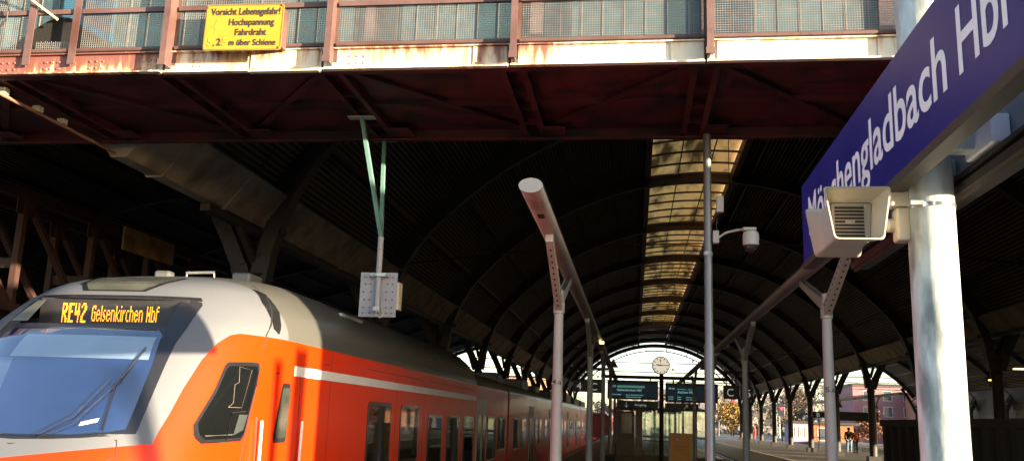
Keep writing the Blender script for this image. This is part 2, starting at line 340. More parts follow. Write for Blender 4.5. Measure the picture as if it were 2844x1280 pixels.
# skylight in the crown: sheets corrugated across, glazing bars below
base = arc(2.65, 10.1, 5.75, 11.25, .15, 10, SKX0, SKX1); rows = []; y = 20.5
while y < 93:
    for f, h in ((0, 0), (.05, .0), (.075, .035), (.125, .035)): rows.append([(x, y+f, z+h) for x, z in base])
    y += .15
sk = MB().grid(rows).build('skylight', M_sky, shed)
op = MB().grid([[(x, yy, z+.02) for x, z in base] for yy in (YB0, 20.45)]); op.grid([[(x, yy, z+.02) for x, z in base] for yy in (93.05, YE)]); op.build('roof', M_roof, shed)
gb = MB(); y = 21.0; bl = arc(2.65, 10.1, 5.75, 11.25, -.12, 6, SKX0-.3, SKX1+.3)
while y < 93:
    for i in range(6): gb.bar((bl[i][0], y, bl[i][1]), (bl[i+1][0], y, bl[i+1][1]), .05, .07)
    y += 1.47
for xx in (1.6, 2.7): gb.bar((xx, 20.5, 11.02), (xx, 93, 11.02), .035, .05)
gb.build('glazing_bar', M_iron, sk)
for xx in (SKX0-.1, SKX1+.1):
    zz = arc(2.65, 10.1, 5.75, 11.25, 0, 1, xx, xx+.01)[0][1]
    MB().box(xx-.11, xx+.11, YB0, YE, zz-.28, zz+.05).build('skylight_curb', M_iron if xx < 1 else M_ironred, shed)
def rib(nm, cx, hf, zs, zc, y):
    mb = MB(); o = arc(cx, hf, zs, zc, -.02, 36); i_ = arc(cx, hf, zs, zc, -.42, 36)
    # extend down to the column heads
    for s, e in ((0, -1), (-1, 1)): pass
    for (P, Q) in ((o, i_),):
        for k in range(len(P)-1):
            vs = []
            for yy in (y-.05, y+.05):
                vs += [(P[k][0], yy, P[k][1]), (P[k+1][0], yy, P[k+1][1]), (Q[k+1][0], yy, Q[k+1][1]), (Q[k][0], yy, Q[k][1])]
            mb.add(vs, [(0, 1, 2, 3), (7, 6, 5, 4), (0, 4, 5, 1), (3, 2, 6, 7)])
            mb.bar((Q[k][0], y, Q[k][1]), (Q[k+1][0], y, Q[k+1][1]), .26, .05)
    return mb.build('rib', M_iron, shed)
for nm, cx, hf, zs, zc in NAVES:
    for y in YS+([YE-.1] if nm == 'main' else []): rib(nm, cx, hf, zs, zc, y)
# columns with curved Y heads at both valley rows, plain columns at the outer rows
def column(x, y, both=True):
    mb = MB(); mb.box(x-.32, x+.32, y-.32, y+.32, -.02, .3); mb.lathe((x, y, 0), [(.21, .3), (.2, .5), (.21, .6), (.185, 3.6), (.23, 3.75), (.17, 3.85), (.23, 4.15), (.3, 4.25)], 12)
    inner = 1 if x == -7.46 else -1
    for s in (-1, 1):
        if abs(x) < 15 and s == inner: pts = [(x+s*.10, y, 3.9), (x+s*.2, y, 4.6), (x+s*.38, y, 5.3), (x+s*.62, y, 5.95), (x+s*.95, y, 6.5)]
        else: pts = [(x+s*.10, y, 3.9), (x+s*.28, y, 4.4), (x+s*.55, y, 4.95), (x+s*.85, y, 5.5), (x+s*1.15, y, 6.0), (x+s*1.55, y, 6.65)]
        for k in range(len(pts)-1):
            mb.bar(pts[k], pts[k+1], .30, .34, (0, 1, 0)) if k else mb.bar(pts[k], pts[k+1], .34, .34, (0, 1, 0))
        mb.bar((x+s*.55, y, 5.05), (x+s*.02, y, 5.6), .1, .1)
    for s in (-1, 1):     # lengthwise brackets under the valley
        mb.bar((x, y+s*.1, 4.5), (x, y+s*1.0, 5.15), .12, .12)
    return mb.build('column', M_iron, shed, smooth=True)
for y in YS:
    column(-7.46, y); column(12.75, y); column(-27.6, y); column(32.9, y)
# valley gutters with pale boards
for x in (-7.46, 12.75):
    g = MB(); y = YB0
    for s in (-1, 1):
        while y < YE: y += 3
        vs = [(x+s*.10, YB0, 5.22), (x+s*.75, YB0, 5.78), (x+s*.75, YE, 5.78), (x+s*.10, YE, 5.22)]
    g.prism([(-.55, 5.80), (-.60, 5.76), (-.12, 5.17), (.12, 5.17), (.62, 5.80), (.56, 5.86)], lambda a, b: (x+a, YB0, b), lambda a, b: (x+a, YE, b))
    g.build('gutter', M_gutter, shed)
    yy = YB0+1
    while yy < YE: MB().prism([(-.62, 5.79), (-.13, 5.14), (.13, 5.14), (.645, 5.80)], lambda a, b: (x+a, yy, b), lambda a, b: (x+a, yy+.03, b)).build('gutter_joint', M_gutter, shed); yy += 2.2
    MB().box(x-.09, x+.09, 14.5, YE, 5.02, 5.15).build('valley_girder', M_iron, shed)
# purlins
for nm, cx, hf, zs, zc in NAVES:
    pr = MB()
    for k, (x, z) in enumerate(arc(cx, hf, zs, zc, -.1, 14)):
        if SKX0 < x < SKX1 or k in (0, 14): continue
        pr.box(x-.04, x+.04, YB0, YE, z-.08, z+.04)
    pr.build('purlin', M_iron, shed)
# tie rods
for k, y in enumerate(YS):
    if k in (1, 5, 8, 11):
        t = MB().tube([(-7.1, y, 5.95), (-2, y, 6.55), (2.65, y, 6.7), (7, y, 6.55), (12.4, y, 5.95)], .022, 6).tube([(2.65, y, 6.7), (2.65, y, 10.8)], .012, 5)
        t.build('tie_rod', M_iron, shed)
# outer walls and gable fill: solid on the left, right strip and piers shaped for sun streaks
MB().box(-28.3, -28.0, YB0, 48, -1, 6).build('side_wall', M_iron, shed)
MB().box(33.4, 33.7, YB0, YE, 2.5, 6).box(33.4, 33.7, YB0, 33, -1, 3.0).build('side_wall', M_iron, shed)
ps = MB(); yy = 35
while yy < YE: ps.box(33.42, 33.68, yy, yy+.5, -1, 3.0); yy += 4.4
ps.build('sun_streak_pier', M_iron, shed)
for (x0, x1) in ((12.9, 33.4),):     # front gables of the side halls, closed above the bridge
    MB().box(x0, x1, 11.8, 11.95, 5.0, 11).box(22, x1, 11.81, 11.94, -1, 4.995).build('gable_sun_block', M_iron, shed)  # lower box added unseen to block sun from the train
# glazed arch light at the far end
fa = MB()
for i in range(36):
    A = arc(2.65, 10.1, 5.75, 11.25, -.42, 36); B = arc(2.65, 10.1, 5.75, 11.25, -.85, 36)
    fa.bar((B[i][0], YE+.15, B[i][1]), (B[i+1][0], YE+.15, B[i+1][1]), .1, .12)
    if i % 4 == 0: fa.bar((A[i][0], YE+.15, A[i][1]), (B[i][0], YE+.15, B[i][1]), .1, .1)
fa.build('end_arch', M_iron, shed)

# ------------------------------------------------------------------ footbridge
BX0, BX1 = -9.2, 9.0; POSTS = [-6.95, -6.39, -5.20, -3.31, -1.28, .745, 2.77, 4.9, 7.0]
MAIN = [-9.1, -7.3, -5.32, -3.39, -1.33, .73, 2.8, 4.87, 6.95, 9.0]
br = thing('footbridge', 'red brown riveted steel bridge with mesh railing across the top of the picture', 'bridge')
fa = MB()
segs = [(-9.2, -5.30, 0), (-5.27, -4.25, -.012), (-4.25, -3.44, -.022), (-3.41, -1.36, -.01), (-1.33, .70, -.004), (.73, 2.78, 0), (2.81, 4.85, 0), (4.88, 9.0, 0)]
for a, b, dz in segs:
    fa.box(a, b, 8.97, 9.0, 5.325+dz, 5.555); fa.box(a, b, 8.90, 8.97, 5.31+dz, 5.325+dz); fa.box(a, b, 8.93, 8.97, 5.55, 5.562)
fo = fa.build('fascia', M_fascia, br, org=None)
rv = MB()
for x in POSTS:
    for dx in (-.34, -.26, -.18, .20, .28, .36):
        for z in (5.39, 5.47):
            rv.lathe((x+dx, 8.97, z), [(.017, 0), (.015, -.008), (.007, -.014)], 8, 'y')
x = -7.9
while x < 6: rv.lathe((x, 8.94, 5.345), [(.013, 0), (.011, -.007), (.004, -.012)], 8, 'y') if x < -4 else None; x += .31
rv.build('rivets', M_fascia, br)
# splice plates beside some posts
for x0, x1 in ((-1.74, -1.37), (-1.25, -.86), (-4.25, -3.47), (.35, .69), (.83, 1.25), (2.42, 2.75)):
    MB().box(x0, x1, 8.955, 8.968, 5.345, 5.545).build('splice_plate', M_fascia, br)
for x in POSTS:
    big = x > -6; wd = .035 if big else .05
    p = MB()
    if big:
        p.box(x-.035, x+.035, 8.76, 8.772, 5.36, 7.6); p.box(x-.006, x+.006, 8.772, 8.965, 5.36, 7.6); p.box(x-.05, x+.05, 8.9652, 8.969, 5.40, 7.6)
        p.box(x-.045, x+.045, 8.75, 8.7598, 5.33, 5.40)
    else:
        p.box(x-.045, x+.045, 8.90, 8.91, 5.42, 7.6); p.box(x-.045, x-.035, 8.9102, 8.965, 5.42, 7.6)
    p.build('post', M_mauve, br)
xs = [-9.2]+POSTS
for i in range(len(xs)-1):
    a, b = xs[i]+.04, xs[i+1]-.04
    MB().box(a, b, 8.93, 8.965, 6.05, 6.105).build('mid_rail', M_mauve, br)
    MB().tube([(a, 8.945, 5.60), (b, 8.945, 5.60)], .026, 8).build('bottom_rail', M_mauve, br, smooth=True)
    wm = MB(); top = 7.6; open_bay = (i == 1)
    x = a
    while x < b:
        t = top if not open_bay else 5.74+random.uniform(-.012, .012)
        wm.box(x, x+.0042, 8.983, 8.987, 5.61, t); x += .0265
    z = 5.63
    while z < (7.0 if not open_bay else 5.72): wm.box(a, b, 8.979, 8.983, z, z+.0042); z += .0265
    wm.build('wire_mesh', M_wire, br)
# corridor cladding behind the walkway, carried up out of view to block the sun
cl = MB(); x = -9.2; k = 0
while x < 9.0:
    cl.box(x, x+.232, 9.75, 9.79, 5.50, 11.6); x += .245
cl.build('cladding', M_clad, br)
cb = MB(); x = -9.2
while x < 9.0: cb.box(x-.012, x-.001, 9.735, 9.80, 5.5, 11.6); x += .245
cb.build('cladding_batten', mat('pale_batten', (.2, .2, .17), .5, var=.1), br)
for x in (-8.9, -7.0, -5.08, -3.12, -1.15, .80, 2.72, 4.7, 6.7, 8.6):
    MB().box(x-.075, x+.075, 9.66, 9.7345, 5.5, 11.6).build('pilaster', mat('pilaster_pink', (.13, .095, .10), .5), br)
MB().box(-7.1, -6.40, 9.62, 9.65, 5.62, 7.2).build('glazed_panel', M_cladblue, br)
MB().box(BX0, BX1, 9.80, 11.52, 8.5, 8.62).box(-28, 13.2, 11.50, 11.6, 5.56, 11.9).build('corridor_shade_wall', M_iron, br)  # unseen wall, lengthened and raised to keep sun out of the hall
MB().box(BX0, BX1, 9.002, 11.5, 5.45, 5.495).build('deck', M_under, br)
for x in MAIN:
    cb = MB()
    for s in (-1, 1):
        xx = x+s*.115
        cb.box(xx-.006, xx+.006, 9.01, 11.48, 5.34, 5.448); cb.box(xx-.035, xx+.035, 9.01, 11.48, 5.33, 5.3398)
    for yy in (9.9, 10.45, 11.0): cb.box(x-.1, x+.1, yy, yy+.012, 5.35, 5.44)
    cb.build('cross_beam', M_under, br)
for i in range(len(MAIN)-1):
    xa, xb = MAIN[i], MAIN[i+1]; near_first = abs(xa+3.39) < .1 or abs(xa-.73) < .1 or abs(xa-4.87) < .1 or abs(xa+7.3) < .1
    ya, yb = (9.2, 11.35) if near_first else (11.35, 9.2)
    MB().bar((xa+.1*(1), ya, 5.40), (xb-.1, yb, 5.40), .085, .012).bar((xa+.1, ya, 5.42), (xb-.1, yb, 5.42), .012, .05).build('wind_brace', M_under, br)
    MB().box(xa+.125, xb-.125, 10.32, 10.42, 5.40, 5.448).build('stringer', M_under, br)
    MB().box(xa+.14, xa+.42, 11.05, 11.4, 5.33, 5.338).build('gusset_plate', M_under, br)
MB().box(BX0, BX1, 11.50, 11.52, 5.30, 5.56).box(BX0, BX1, 11.40, 11.50, 5.29, 5.305).build('far_girder', M_under, br)
MB().box(BX0, BX1, 9.002, 9.02, 5.31, 5.445).box(BX0, BX1, 9.02, 9.10, 5.31, 5.322).build('near_girder', M_under, br)

# dark hood on the walkway, and the cable loop with its pole
hp = [(-7.75, 5.56), (-7.45, 5.66), (-7.16, 5.88), (-7.02, 5.99), (-6.9, 6.06), (-6.76, 6.11), (-6.64, 6.10), (-6.54, 6.04), (-6.46, 5.98), (-6.13, 5.75), (-5.88, 5.58), (-5.88, 5.50), (-7.75, 5.50)]
h = MB().prism(hp, lambda a, b: (a, 9.10, b), lambda a, b: (a, 9.55, b)).build('heap_hood', mat('black_hood_cover', (.003, .0025, .002), .8, var=.5, scale=5, bump=.4, dirt=(.02, .01, .006), dlo=.66, dhi=.8), label='black hood with sloping sides behind the wire mesh at upper left', cat='hood')  # near-black colour with sparse browner noise
bevel(h, .05, 3)
lp = [(-7.62+.30*math.sin(t*.35)+.02*t, 8.86, 6.02-.26*math.cos(t*.35)+.0*t) for t in range(-9, 9)]
MB().tube(lp, .012, 6).build('cable_loop', M_rubber, smooth=True, label='black cable hanging in a loop at the upper left corner', cat='cable')
MB().tube([(-7.3, 8.7, 6.45), (-6.66, 8.95, 5.99)], .014, 8).build('stay_rod', mat('pale_rod', (.5, .42, .2), .5), smooth=True, label='pale thin rod slanting down in front of the black hood', cat='rod')

# yellow warning sign
ws = thing('warning_sign', 'yellow enamel high voltage warning sign on the bridge railing', 'sign')
SX, SZ, SY = -4.265, 5.73, 8.72
pl = MB().prism(rrect(.90, .535, .03), lambda a, b: (SX+a, SY, SZ+b-.012*a), lambda a, b: (SX+a, SY+.006, SZ+b-.012*a)).build('plate', M_yellow, ws)
bo = MB(); o_ = rrect(.89, .525, .028); i_ = rrect(.875, .51, .022)
bo.grid([[(SX+a, SY-.0035, SZ+b-.012*a) for a, b in o_], [(SX+a, SY-.0035, SZ+b-.012*a) for a, b in i_]], close=True).build('border', mat('sign_border', (.12, .07, .02), .5), ws)
for a in (-.43, .43):
    for b in (-.245, .245): MB().lathe((SX+a, SY, SZ+b), [(.016, 0), (.014, -.01), (.006, -.014)], 8, 'y').build('bolt', M_rust, ws)
MB().box(SX-.42, SX-.38, SY+.006, 8.93, SZ-.2, SZ+.25).box(SX+.38, SX+.42, SY+.006, 8.93, SZ-.2, SZ+.25).build('bracket', M_mauve, ws)
def wt(txt, x, z, hgt, wid, mt=M_ink, nm='lettering', d=.004, bold=.018):
    return text_mb(txt, hgt, lambda u, v, dd: (SX+x+u, SY-.004-(dd+d)*.5, SZ+z+v-.012*(x+u)), d, width=wid, bold=bold).build(nm, mt, ws)
wt('Vorsicht Lebensgefahr!', -.385, .145, .082, .80); wt('Hochspannung', -.165, .022, .080, .52); wt('Fahrdraht', -.085, -.095, .078, .36)
wt('m über Schiene', -.145, -.212, .072, .535); wt('2', -.29, -.212, .085, .05); wt(',', -.325, -.212, .07, .012)
wt('5', -.395, -.212, .09, .055, M_ghost, 'embossed_digit'); wt('5', -.225, -.212, .09, .055, M_ghost, 'embossed_digit')
bolt = [(-.30, .10), (-.345, -.01), (-.315, .0), (-.335, -.10), (-.27, .02), (-.30, .015), (-.27, .10)]
MB().prism(bolt, lambda a, b: (SX+a, SY-.005, SZ+b), lambda a, b: (SX+a, SY, SZ+b)).build('lightning_mark', M_ghost, ws)

# ------------------------------------------------------------------ hanging signal plate below the bridge
hg = thing('hanging_signal_plate', 'grey signal plate on a teal V shaped hanger under the bridge', 'signal plate')
J = (-3.26, 11.1, 3.88)
for (x, y) in ((-3.45, 10.55), (-3.42, 11.5)):
    MB().bar((x, y, 5.32), J, .06, .045, (1, 0, 0)).build('hanger_leg', M_teal, hg)
    MB().box(x-.17, x+.17, y-.06, y+.06, 5.302, 5.318).build('foot_plate', M_plate, hg)
MB().tube([J, (-3.25, 11.08, 2.9)], .038, 12).build('stem', M_plate, hg, smooth=True)
MB().box(-3.50, -3.015, 11.125, 11.135, 2.85, 3.42).build('plate', M_plate, hg)
MB().box(-3.03, -2.99, 11.14, 11.30, 2.95, 3.30).build('front_box', mat('cream_box', (.5, .42, .3), .5), hg)
bb = MB()
for x in (-3.44, -3.36, -3.14, -3.07):
    for z in (3.36, 3.27, 3.17, 3.07, 2.97, 2.90): bb.lathe((x+random.uniform(-.01, .01), 11.125, z), [(.008, 0), (.007, -.02), (.003, -.022)], 6, 'y')
bb.build('bolts', M_rubber, hg)
MB().box(-3.34, -3.12, 11.03, 11.12, 3.36, 3.40).box(-3.29, -3.21, 11.03, 11.13, 2.92, 2.97).build('clamp', M_galv, hg)
MB().tube([(-3.25, 11.06, 2.95), (-3.24, 11.04, 2.86), (-3.19, 11.04, 2.83), (-3.15, 11.05, 2.88), (-3.18, 11.08, 2.93)], .009, 6).build('cable', mat('grey_cable', (.4, .34, .3), .5), hg, smooth=True)

# pipe with insulator clips on the left
pc = thing('cable_pipe', 'thin brown pipe with three pale clips running under the bridge at left', 'pipe')
MB().tube([(-7.5, 8.3, 5.22), (-7.5, 11.7, 5.22)], .022, 8).build('pipe', mat('pipe_paint', (.25, .13, .09), .5), pc, smooth=True)
for y in (9.28, 9.92, 10.42): bevel(MB().box(-7.56, -7.46, y, y+.10, 5.235, 5.31).build('clip', mat('clip_white', (.4, .42, .36), .5), pc), .01)

# ------------------------------------------------------------------ lattice girder and pale panel, left
lg = thing('lattice_girder', 'reddish steel lattice girder in the dark left hall', 'girder')
for xx in (-12.0, -12.9):
    MB().box(xx-.09, xx+.09, 12.5, 30, 5.55, 5.74).build('top_chord', M_ironred, lg)
    MB().box(xx-.09, xx+.09, 12.5, 30, 3.35, 3.5).build('bottom_chord', M_ironred, lg)
    y = 13.6; k = 0
    while y < 29:
        MB().bar((xx, y, 3.45), (xx, y, 5.6), .13, .13).build('upright', M_ironred, lg)
        MB().bar((xx, y+.1, 5.55), (xx, y+2.25, 3.5), .12, .10).build('diagonal', M_ironred, lg)
        MB().box(xx+.02, xx+.04, y-.25, y+.35, 5.25, 5.6).build('gusset_plate', M_ironred, lg)
        y += 2.35
for yy in (16, 18.3): MB().box(-12.9, -12, yy, yy+.1, 4.2, 4.4).build('cross_tie', M_ironred, lg)
for y in (13, 29.5):
    MB().box(-12.55, -12.35, y-.1, y+.1, -.02, 3.35).build('support', M_ironred, lg)
MB().box(-11.90, -11.86, 19.3, 21.65, 5.2, 5.75).build('pale_board', mat('faded_yellow_board', (.40, .29, .11), .6, var=.25, scale=5, dirt=(.15, .10, .05), dlo=.5, dhi=.7), label='faded yellow board fixed to the dark lattice girder', cat='board')
MB().tube([(-6.9, 15.9, 6.9), (-6.85, 15.8, 6.5), (-7.0, 15.6, 6.1), (-6.9, 15.5, 5.75), (-7.05, 15.6, 5.55)], .018, 6).build('loose_cable', M_rubber, smooth=True, label='black cable dangling over the pale gutter beside the arch rib', cat='cable')

# ------------------------------------------------------------------ train
ZP = [(-.75, 1.36), (-.4, 1.42), (0, 1.44), (2.30, 1.44), (2.45, 1.42), (2.62, 1.34), (2.78, 1.2), (2.92, 1.02), (3.04, .78), (3.13, .5), (3.18, .25), (3.2, .0)]
YF = [(-.75, 6.3), (0, 6.05), (.9, 6.3), (1.39, 6.72), (2.19, 7.3), (2.33, 7.47), (2.63, 7.82), (2.8, 8.05), (2.9, 8.35), (3.0, 8.9), (3.1, 9.7), (3.2, 11.)]
YBK = [(-.75, 8.6), (2.4, 8.8), (2.8, 9.3), (3.0, 10.0), (3.2, 12)]
def li(T, z):
    if z <= T[0][0]: return T[0][1]
    for (a, p), (b, q) in zip(T, T[1:]):
        if z <= b: return p+(q-p)*(z-a)/(b-a)
    return T[-1][1]
NN, MM = 3.2, 2.4
def sY(x, z, off=0):
    a = max(li(ZP, z), 1e-6); q = min(1, abs(x-XC)/a); b = li(YBK, z); return b-(b-li(YF, z))*(1-q**NN)**(1/MM)-off
def sX(y, z, off=0):
    b = li(YBK, z); f = li(YF, z); t = min(1, max(0, (b-y)/(b-f))); return XC+li(ZP, z)*(1-t**MM)**(1/NN)+off
tr = thing('regional_train', 'red regional train with grey nose showing RE42 on its amber display', 'train', loc=(XC, 0, 0))
TB = MB(); rows = []
zl = [-.75, -.4, 0, .4, .8, 1.1, 1.39, 1.6, 1.9, 2.19, 2.26, 2.33, 2.4, 2.48, 2.56, 2.63, 2.7, 2.76, 2.82, 2.87, 2.92, 2.97, 3.01, 3.05, 3.09, 3.12, 3.15, 3.17, 3.185, 3.195, 3.1999]
NP = 56
for z in zl:
    a = li(ZP, z); b = li(YBK, z); f = li(YF, z); row = []
    for yy in (19.6, 17, 14, 12.2): row.append((-a, max(yy, b+.02), z))
    for i in range(NP+1):
        t = math.pi*i/NP; c, s = math.cos(t), math.sin(t)
        row.append((-math.copysign(abs(c)**(2/NN), c)*a, b-(b-f)*abs(s)**(2/MM), z))
    for yy in (12.2, 14, 17, 19.6): row.append((a, max(yy, b+.02), z))
    rows.append(row)
TB.grid(rows)
keep = []
for f in TB.f:
    c = [sum(TB.v[i][k] for i in f)/4 for k in range(3)]
    if 2.33 < c[2] < 2.63 and abs(c[0]) < .80 and c[1] < 8.6: continue
    keep.append(f)
TB.f = keep; TB.mi = [0]*len(keep)
n_ = len(rows[0]); TB.add([r[0] for r in rows]+[r[-1] for r in rows], [tuple(range(len(rows)))+tuple(range(2*len(rows)-1, len(rows)-1, -1))])
TB.build('body', M_livery, tr, smooth=True, ang=50)
def car_profile(h=2.75):
    half = [(1.36, -.75), (1.42, -.4), (1.44, 0), (1.44, 2.30), (1.42, 2.38), (1.33, 2.5), (1.15, 2.62), (.8, 2.71), (0, h)]
    return half+[(-x, z) for x, z in half[-2::-1]]
def straight(y0, y1):
    P = car_profile(); mb = MB(); mb.grid([[(x, y0, z) for x, z in P], [(x, y1, z) for x, z in P]]); n = len(P)
    mb.add([(x, y0, z) for x, z in P], [tuple(range(n))]); mb.add([(x, y1, z) for x, z in P], [tuple(range(n))])
    return mb.build('body', M_livery, tr, smooth=True, ang=40)
CARS = [(19.62, 24.62), (24.95, 41.8), (42.1, 58.9), (59.2, 76)]
for a, b in CARS: straight(a, b)
for y in (24.62, 41.8, 58.9): MB().box(-1.30, 1.30, y, y+.33, -.7, 2.55).build('gangway', M_rubber, tr)
SX_ = 1.44
def side_poly(poly, x0, x1): return MB().prism(poly, lambda a, b: (x0, a, b), lambda a, b: (x1, a, b))
def side_window(y0, y1, z0, z1, r=.09, seat=True):
    cy, cz = (y0+y1)/2, (z0+z1)/2; w_, h_ = y1-y0, z1-z0
    o_ = [(cy+a, cz+b) for a, b in rrect(w_, h_, r)]; i_ = [(cy+a, cz+b) for a, b in rrect(w_-.10, h_-.10, max(.02, r-.03))]
    f = MB().grid([[(SX_+.002, a, b) for a, b in o_], [(SX_+.012, a, b) for a, b in o_], [(SX_+.012, a, b) for a, b in i_], [(SX_+.004, a, b) for a, b in i_]], close=True)
    f.add([(SX_+.003, a, b) for a, b in i_], [tuple(range(len(i_)))])
    f.mi = [0]*(len(f.mi)-1)+[1]
    fr = f.build('window', [M_black, M_interior], tr)
    MB().add([(SX_+.0085, a, b) for a, b in i_], [tuple(range(len(i_)))]).build('pane', M_glass, fr)
    if y0 > 21: MB().box(SX_+.0125, SX_+.02, y0+.05, y1-.05, z0-.02, z0+.005).box(SX_+.0125, SX_+.02, y0+.05, y1-.05, z1-.012, z1+.008).build('trim', mat('trim_white', (.6, .58, .55), .4), fr)
    return fr
for (a, b, c, d) in ((11.47, 12.62, .62, 1.80), (13.15, 14.30, .95, 1.79), (14.98, 16.10, .35, 1.66), (16.58, 17.72, .35, 1.66), (18.22, 19.35, .35, 1.66), (21.28, 22.6, .68, 1.66), (22.85, 24.15, .86, 1.66)):
    side_window(a, b, c, d)
def side_door(y0, y1):
    ym = (y0+y1)/2
    for (a, b) in ((y0, ym-.008), (ym+.008, y1)):
        d = side_poly([(a, -.1), (b, -.1), (b, 2.05), (a, 2.05)], SX_+.001, SX_+.014).build('door', mat('door_grey', (.34, .33, .30), .35, var=.05), tr)
        rr = [((a+b)/2+p, .98+q) for p, q in rrect((b-a)*.58, 1.42, .08)]
        side_poly(rr, SX_+.0145, SX_+.019).build('door_window', M_black, d)
side_door(19.70, 21.08)
for (a, b) in CARS[1:]:
    L = b-a; pat = [(.06, .13), (.17, .24), ('d', .29), (.40, .46), (.48, .53), (.60, .66), ('d', .71), (.80, .87), (.90, .96)]
    for p, q in pat:
        if p == 'd': side_door(a+L*q, a+L*q+1.35)
        else: side_window(a+L*p, a+L*q, .80, 1.66, .06)
for y in (9.95, 12.88, 14.64, 17.97): side_poly([(y, -.3), (y+.006, -.3), (y+.006, 2.3), (y, 2.3)], SX_+.0003, SX_+.0015).build('panel_seam', M_dark, tr)
for a, b in ((11.4, 14.4), (15, 19.4)): side_poly([(a, 2.2), (b, 2.2), (b, 2.206), (a, 2.206)], SX_+.0003, SX_+.0015).build('panel_seam', M_dark, tr)
# white stripe
side_poly([(8.82, 1.99), (19.6, 1.99), (19.6, 2.09), (8.82, 2.09)], SX_+.0005, SX_+.004).build('stripe', mat('stripe_white', (.62, .60, .56), .4, var=.05), tr)
# cab patches on the nose surface
def interval(poly, z):
    xs_ = []
    n = len(poly)
    for i in range(n):
        (xa, za), (xb, zb) = poly[i], poly[(i+1) % n]
        if (za-z)*(zb-z) <= 0 and abs(za-zb) > 1e-9: xs_.append(xa+(xb-xa)*(z-za)/(zb-za))
    return (min(xs_), max(xs_)) if xs_ else None
def patch(poly, fn, nr=26, nc=30):
    z0 = min(p[1] for p in poly)+1e-4; z1 = max(p[1] for p in poly)-1e-4; rows = []
    for i in range(nr+1):
        z = z0+(z1-z0)*(.5-.5*math.cos(math.pi*i/nr)); a, b = interval(poly, z)
        rows.append([fn(a+(b-a)*j/nc, z) for j in range(nc+1)])
    return MB().grid(rows)
fY = lambda off: (lambda x, z: (x-XC, sY(x, z, off), z))
fX = lambda off: (lambda y, z: (sX(y, z, off)-XC, y, z))
def mir(P): return P+[(2*XC-x, z) for x, z in P[::-1]]
# black mask covering headbox and windscreen
mk_ = patch(mir([(-4.84, 1.36), (-4.4, 1.375), (-3.95, 1.42), (-3.955, 1.6), (-3.965, 2.0), (-3.96, 2.345), (-4.84, 2.345)]), fY(.004), 30, 50)
for P in ([(-5.72, 2.3451), (-5.55, 2.3451), (-5.60, 2.615), (-5.70, 2.60)], [(-4.13, 2.3451), (-3.96, 2.3451), (-3.98, 2.60), (-4.05, 2.615), (-4.17, 2.615)], [(-5.70, 2.6151), (-4.0, 2.6151), (-4.04, 2.655), (-5.64, 2.655)]):
    q_ = patch(P, fY(.004), 8, 16); mk_.add(q_.v, q_.f)
mk_.build('front_mask', M_black, tr, smooth=True)
wsp = patch(mir([(-4.84, 1.40), (-4.4, 1.41), (-4.03, 1.45), (-4.035, 1.6), (-4.06, 2.0), (-4.10, 2.25), (-4.16, 2.29), (-4.84, 2.30)]), fY(.007), 30, 50).build('cab_sky_tint', M_cab, tr, smooth=True)
patch([(-5.35, 2.03), (-4.10, 2.03), (-4.13, 2.235), (-5.32, 2.235)], fY(.010), 6, 20).build('sun_blind', M_blind, tr, smooth=True)
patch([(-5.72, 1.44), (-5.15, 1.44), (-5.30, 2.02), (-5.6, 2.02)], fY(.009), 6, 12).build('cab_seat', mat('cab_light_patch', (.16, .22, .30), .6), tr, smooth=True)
patch([(-5.0, 2.243), (-4.65, 2.243), (-4.65, 2.262), (-5.0, 2.262)], fY(.011), 2, 8).build('vent_slot', M_dark, tr)
patch([(-4.5, 2.243), (-4.2, 2.243), (-4.2, 2.262), (-4.5, 2.262)], fY(.011), 2, 8).build('vent_slot', M_dark, tr)
patch(mir([(-4.84, 1.395), (-4.4, 1.405), (-4.02, 1.445), (-4.025, 1.6), (-4.05, 2.0), (-4.09, 2.25), (-4.15, 2.30), (-4.84, 2.31)]), fY(.016), 30, 50).build('windscreen', M_wsglass, tr, smooth=True)
# destination display
MB().box(-.74, .74, 7.845, 7.87, 2.30, 2.62).box(-.9, .9, 8.3, 8.32, 2.2, 2.7).box(-.74, .74, 7.62, 7.845, 2.30, 2.325).build('display_box', mat('display_black', (.02, .018, .02), .5), tr)
patch([(-5.56, 2.343), (-4.12, 2.343), (-4.16, 2.617), (-5.61, 2.617)], fY(.002), 10, 30).build('display_glass', glassmat('display_cover_glass', (1, 1, 1), .015, alpha=.95, ior=1.01), tr, smooth=True)
def led(txt, x, z, hh, wd, shear=.0):
    t = text_mb(txt, hh, lambda u, v, dd: (x+u-XC, sY(x+u, z+v, .016)+dd*.001, z+v), .004, width=wd, bold=.012)
    return t.build('led_lettering', M_amber, tr)
def led_dots(cells, x, z, dx, dz):
    mb = MB()
    for i, row in enumerate(cells):
        for j, ch in enumerate(row):
            if ch == '#':
                cx_, cz_ = x+j*dx, z-i*dz; q = .42
                vs = [(px-XC, 7.843, pz) for px, pz in ((cx_-dx*q, cz_-dz*q), (cx_+dx*q, cz_-dz*q), (cx_+dx*q, cz_+dz*q), (cx_-dx*q, cz_+dz*q))]
                mb.add(vs, [(0, 1, 2, 3)])
    return mb.build('led_lettering', M_amber, tr)
F5 = {'R': '###..#..#.#..#.###..#.#..#..#.#..#', 'E': '####.#....#....###..#....#....####', }
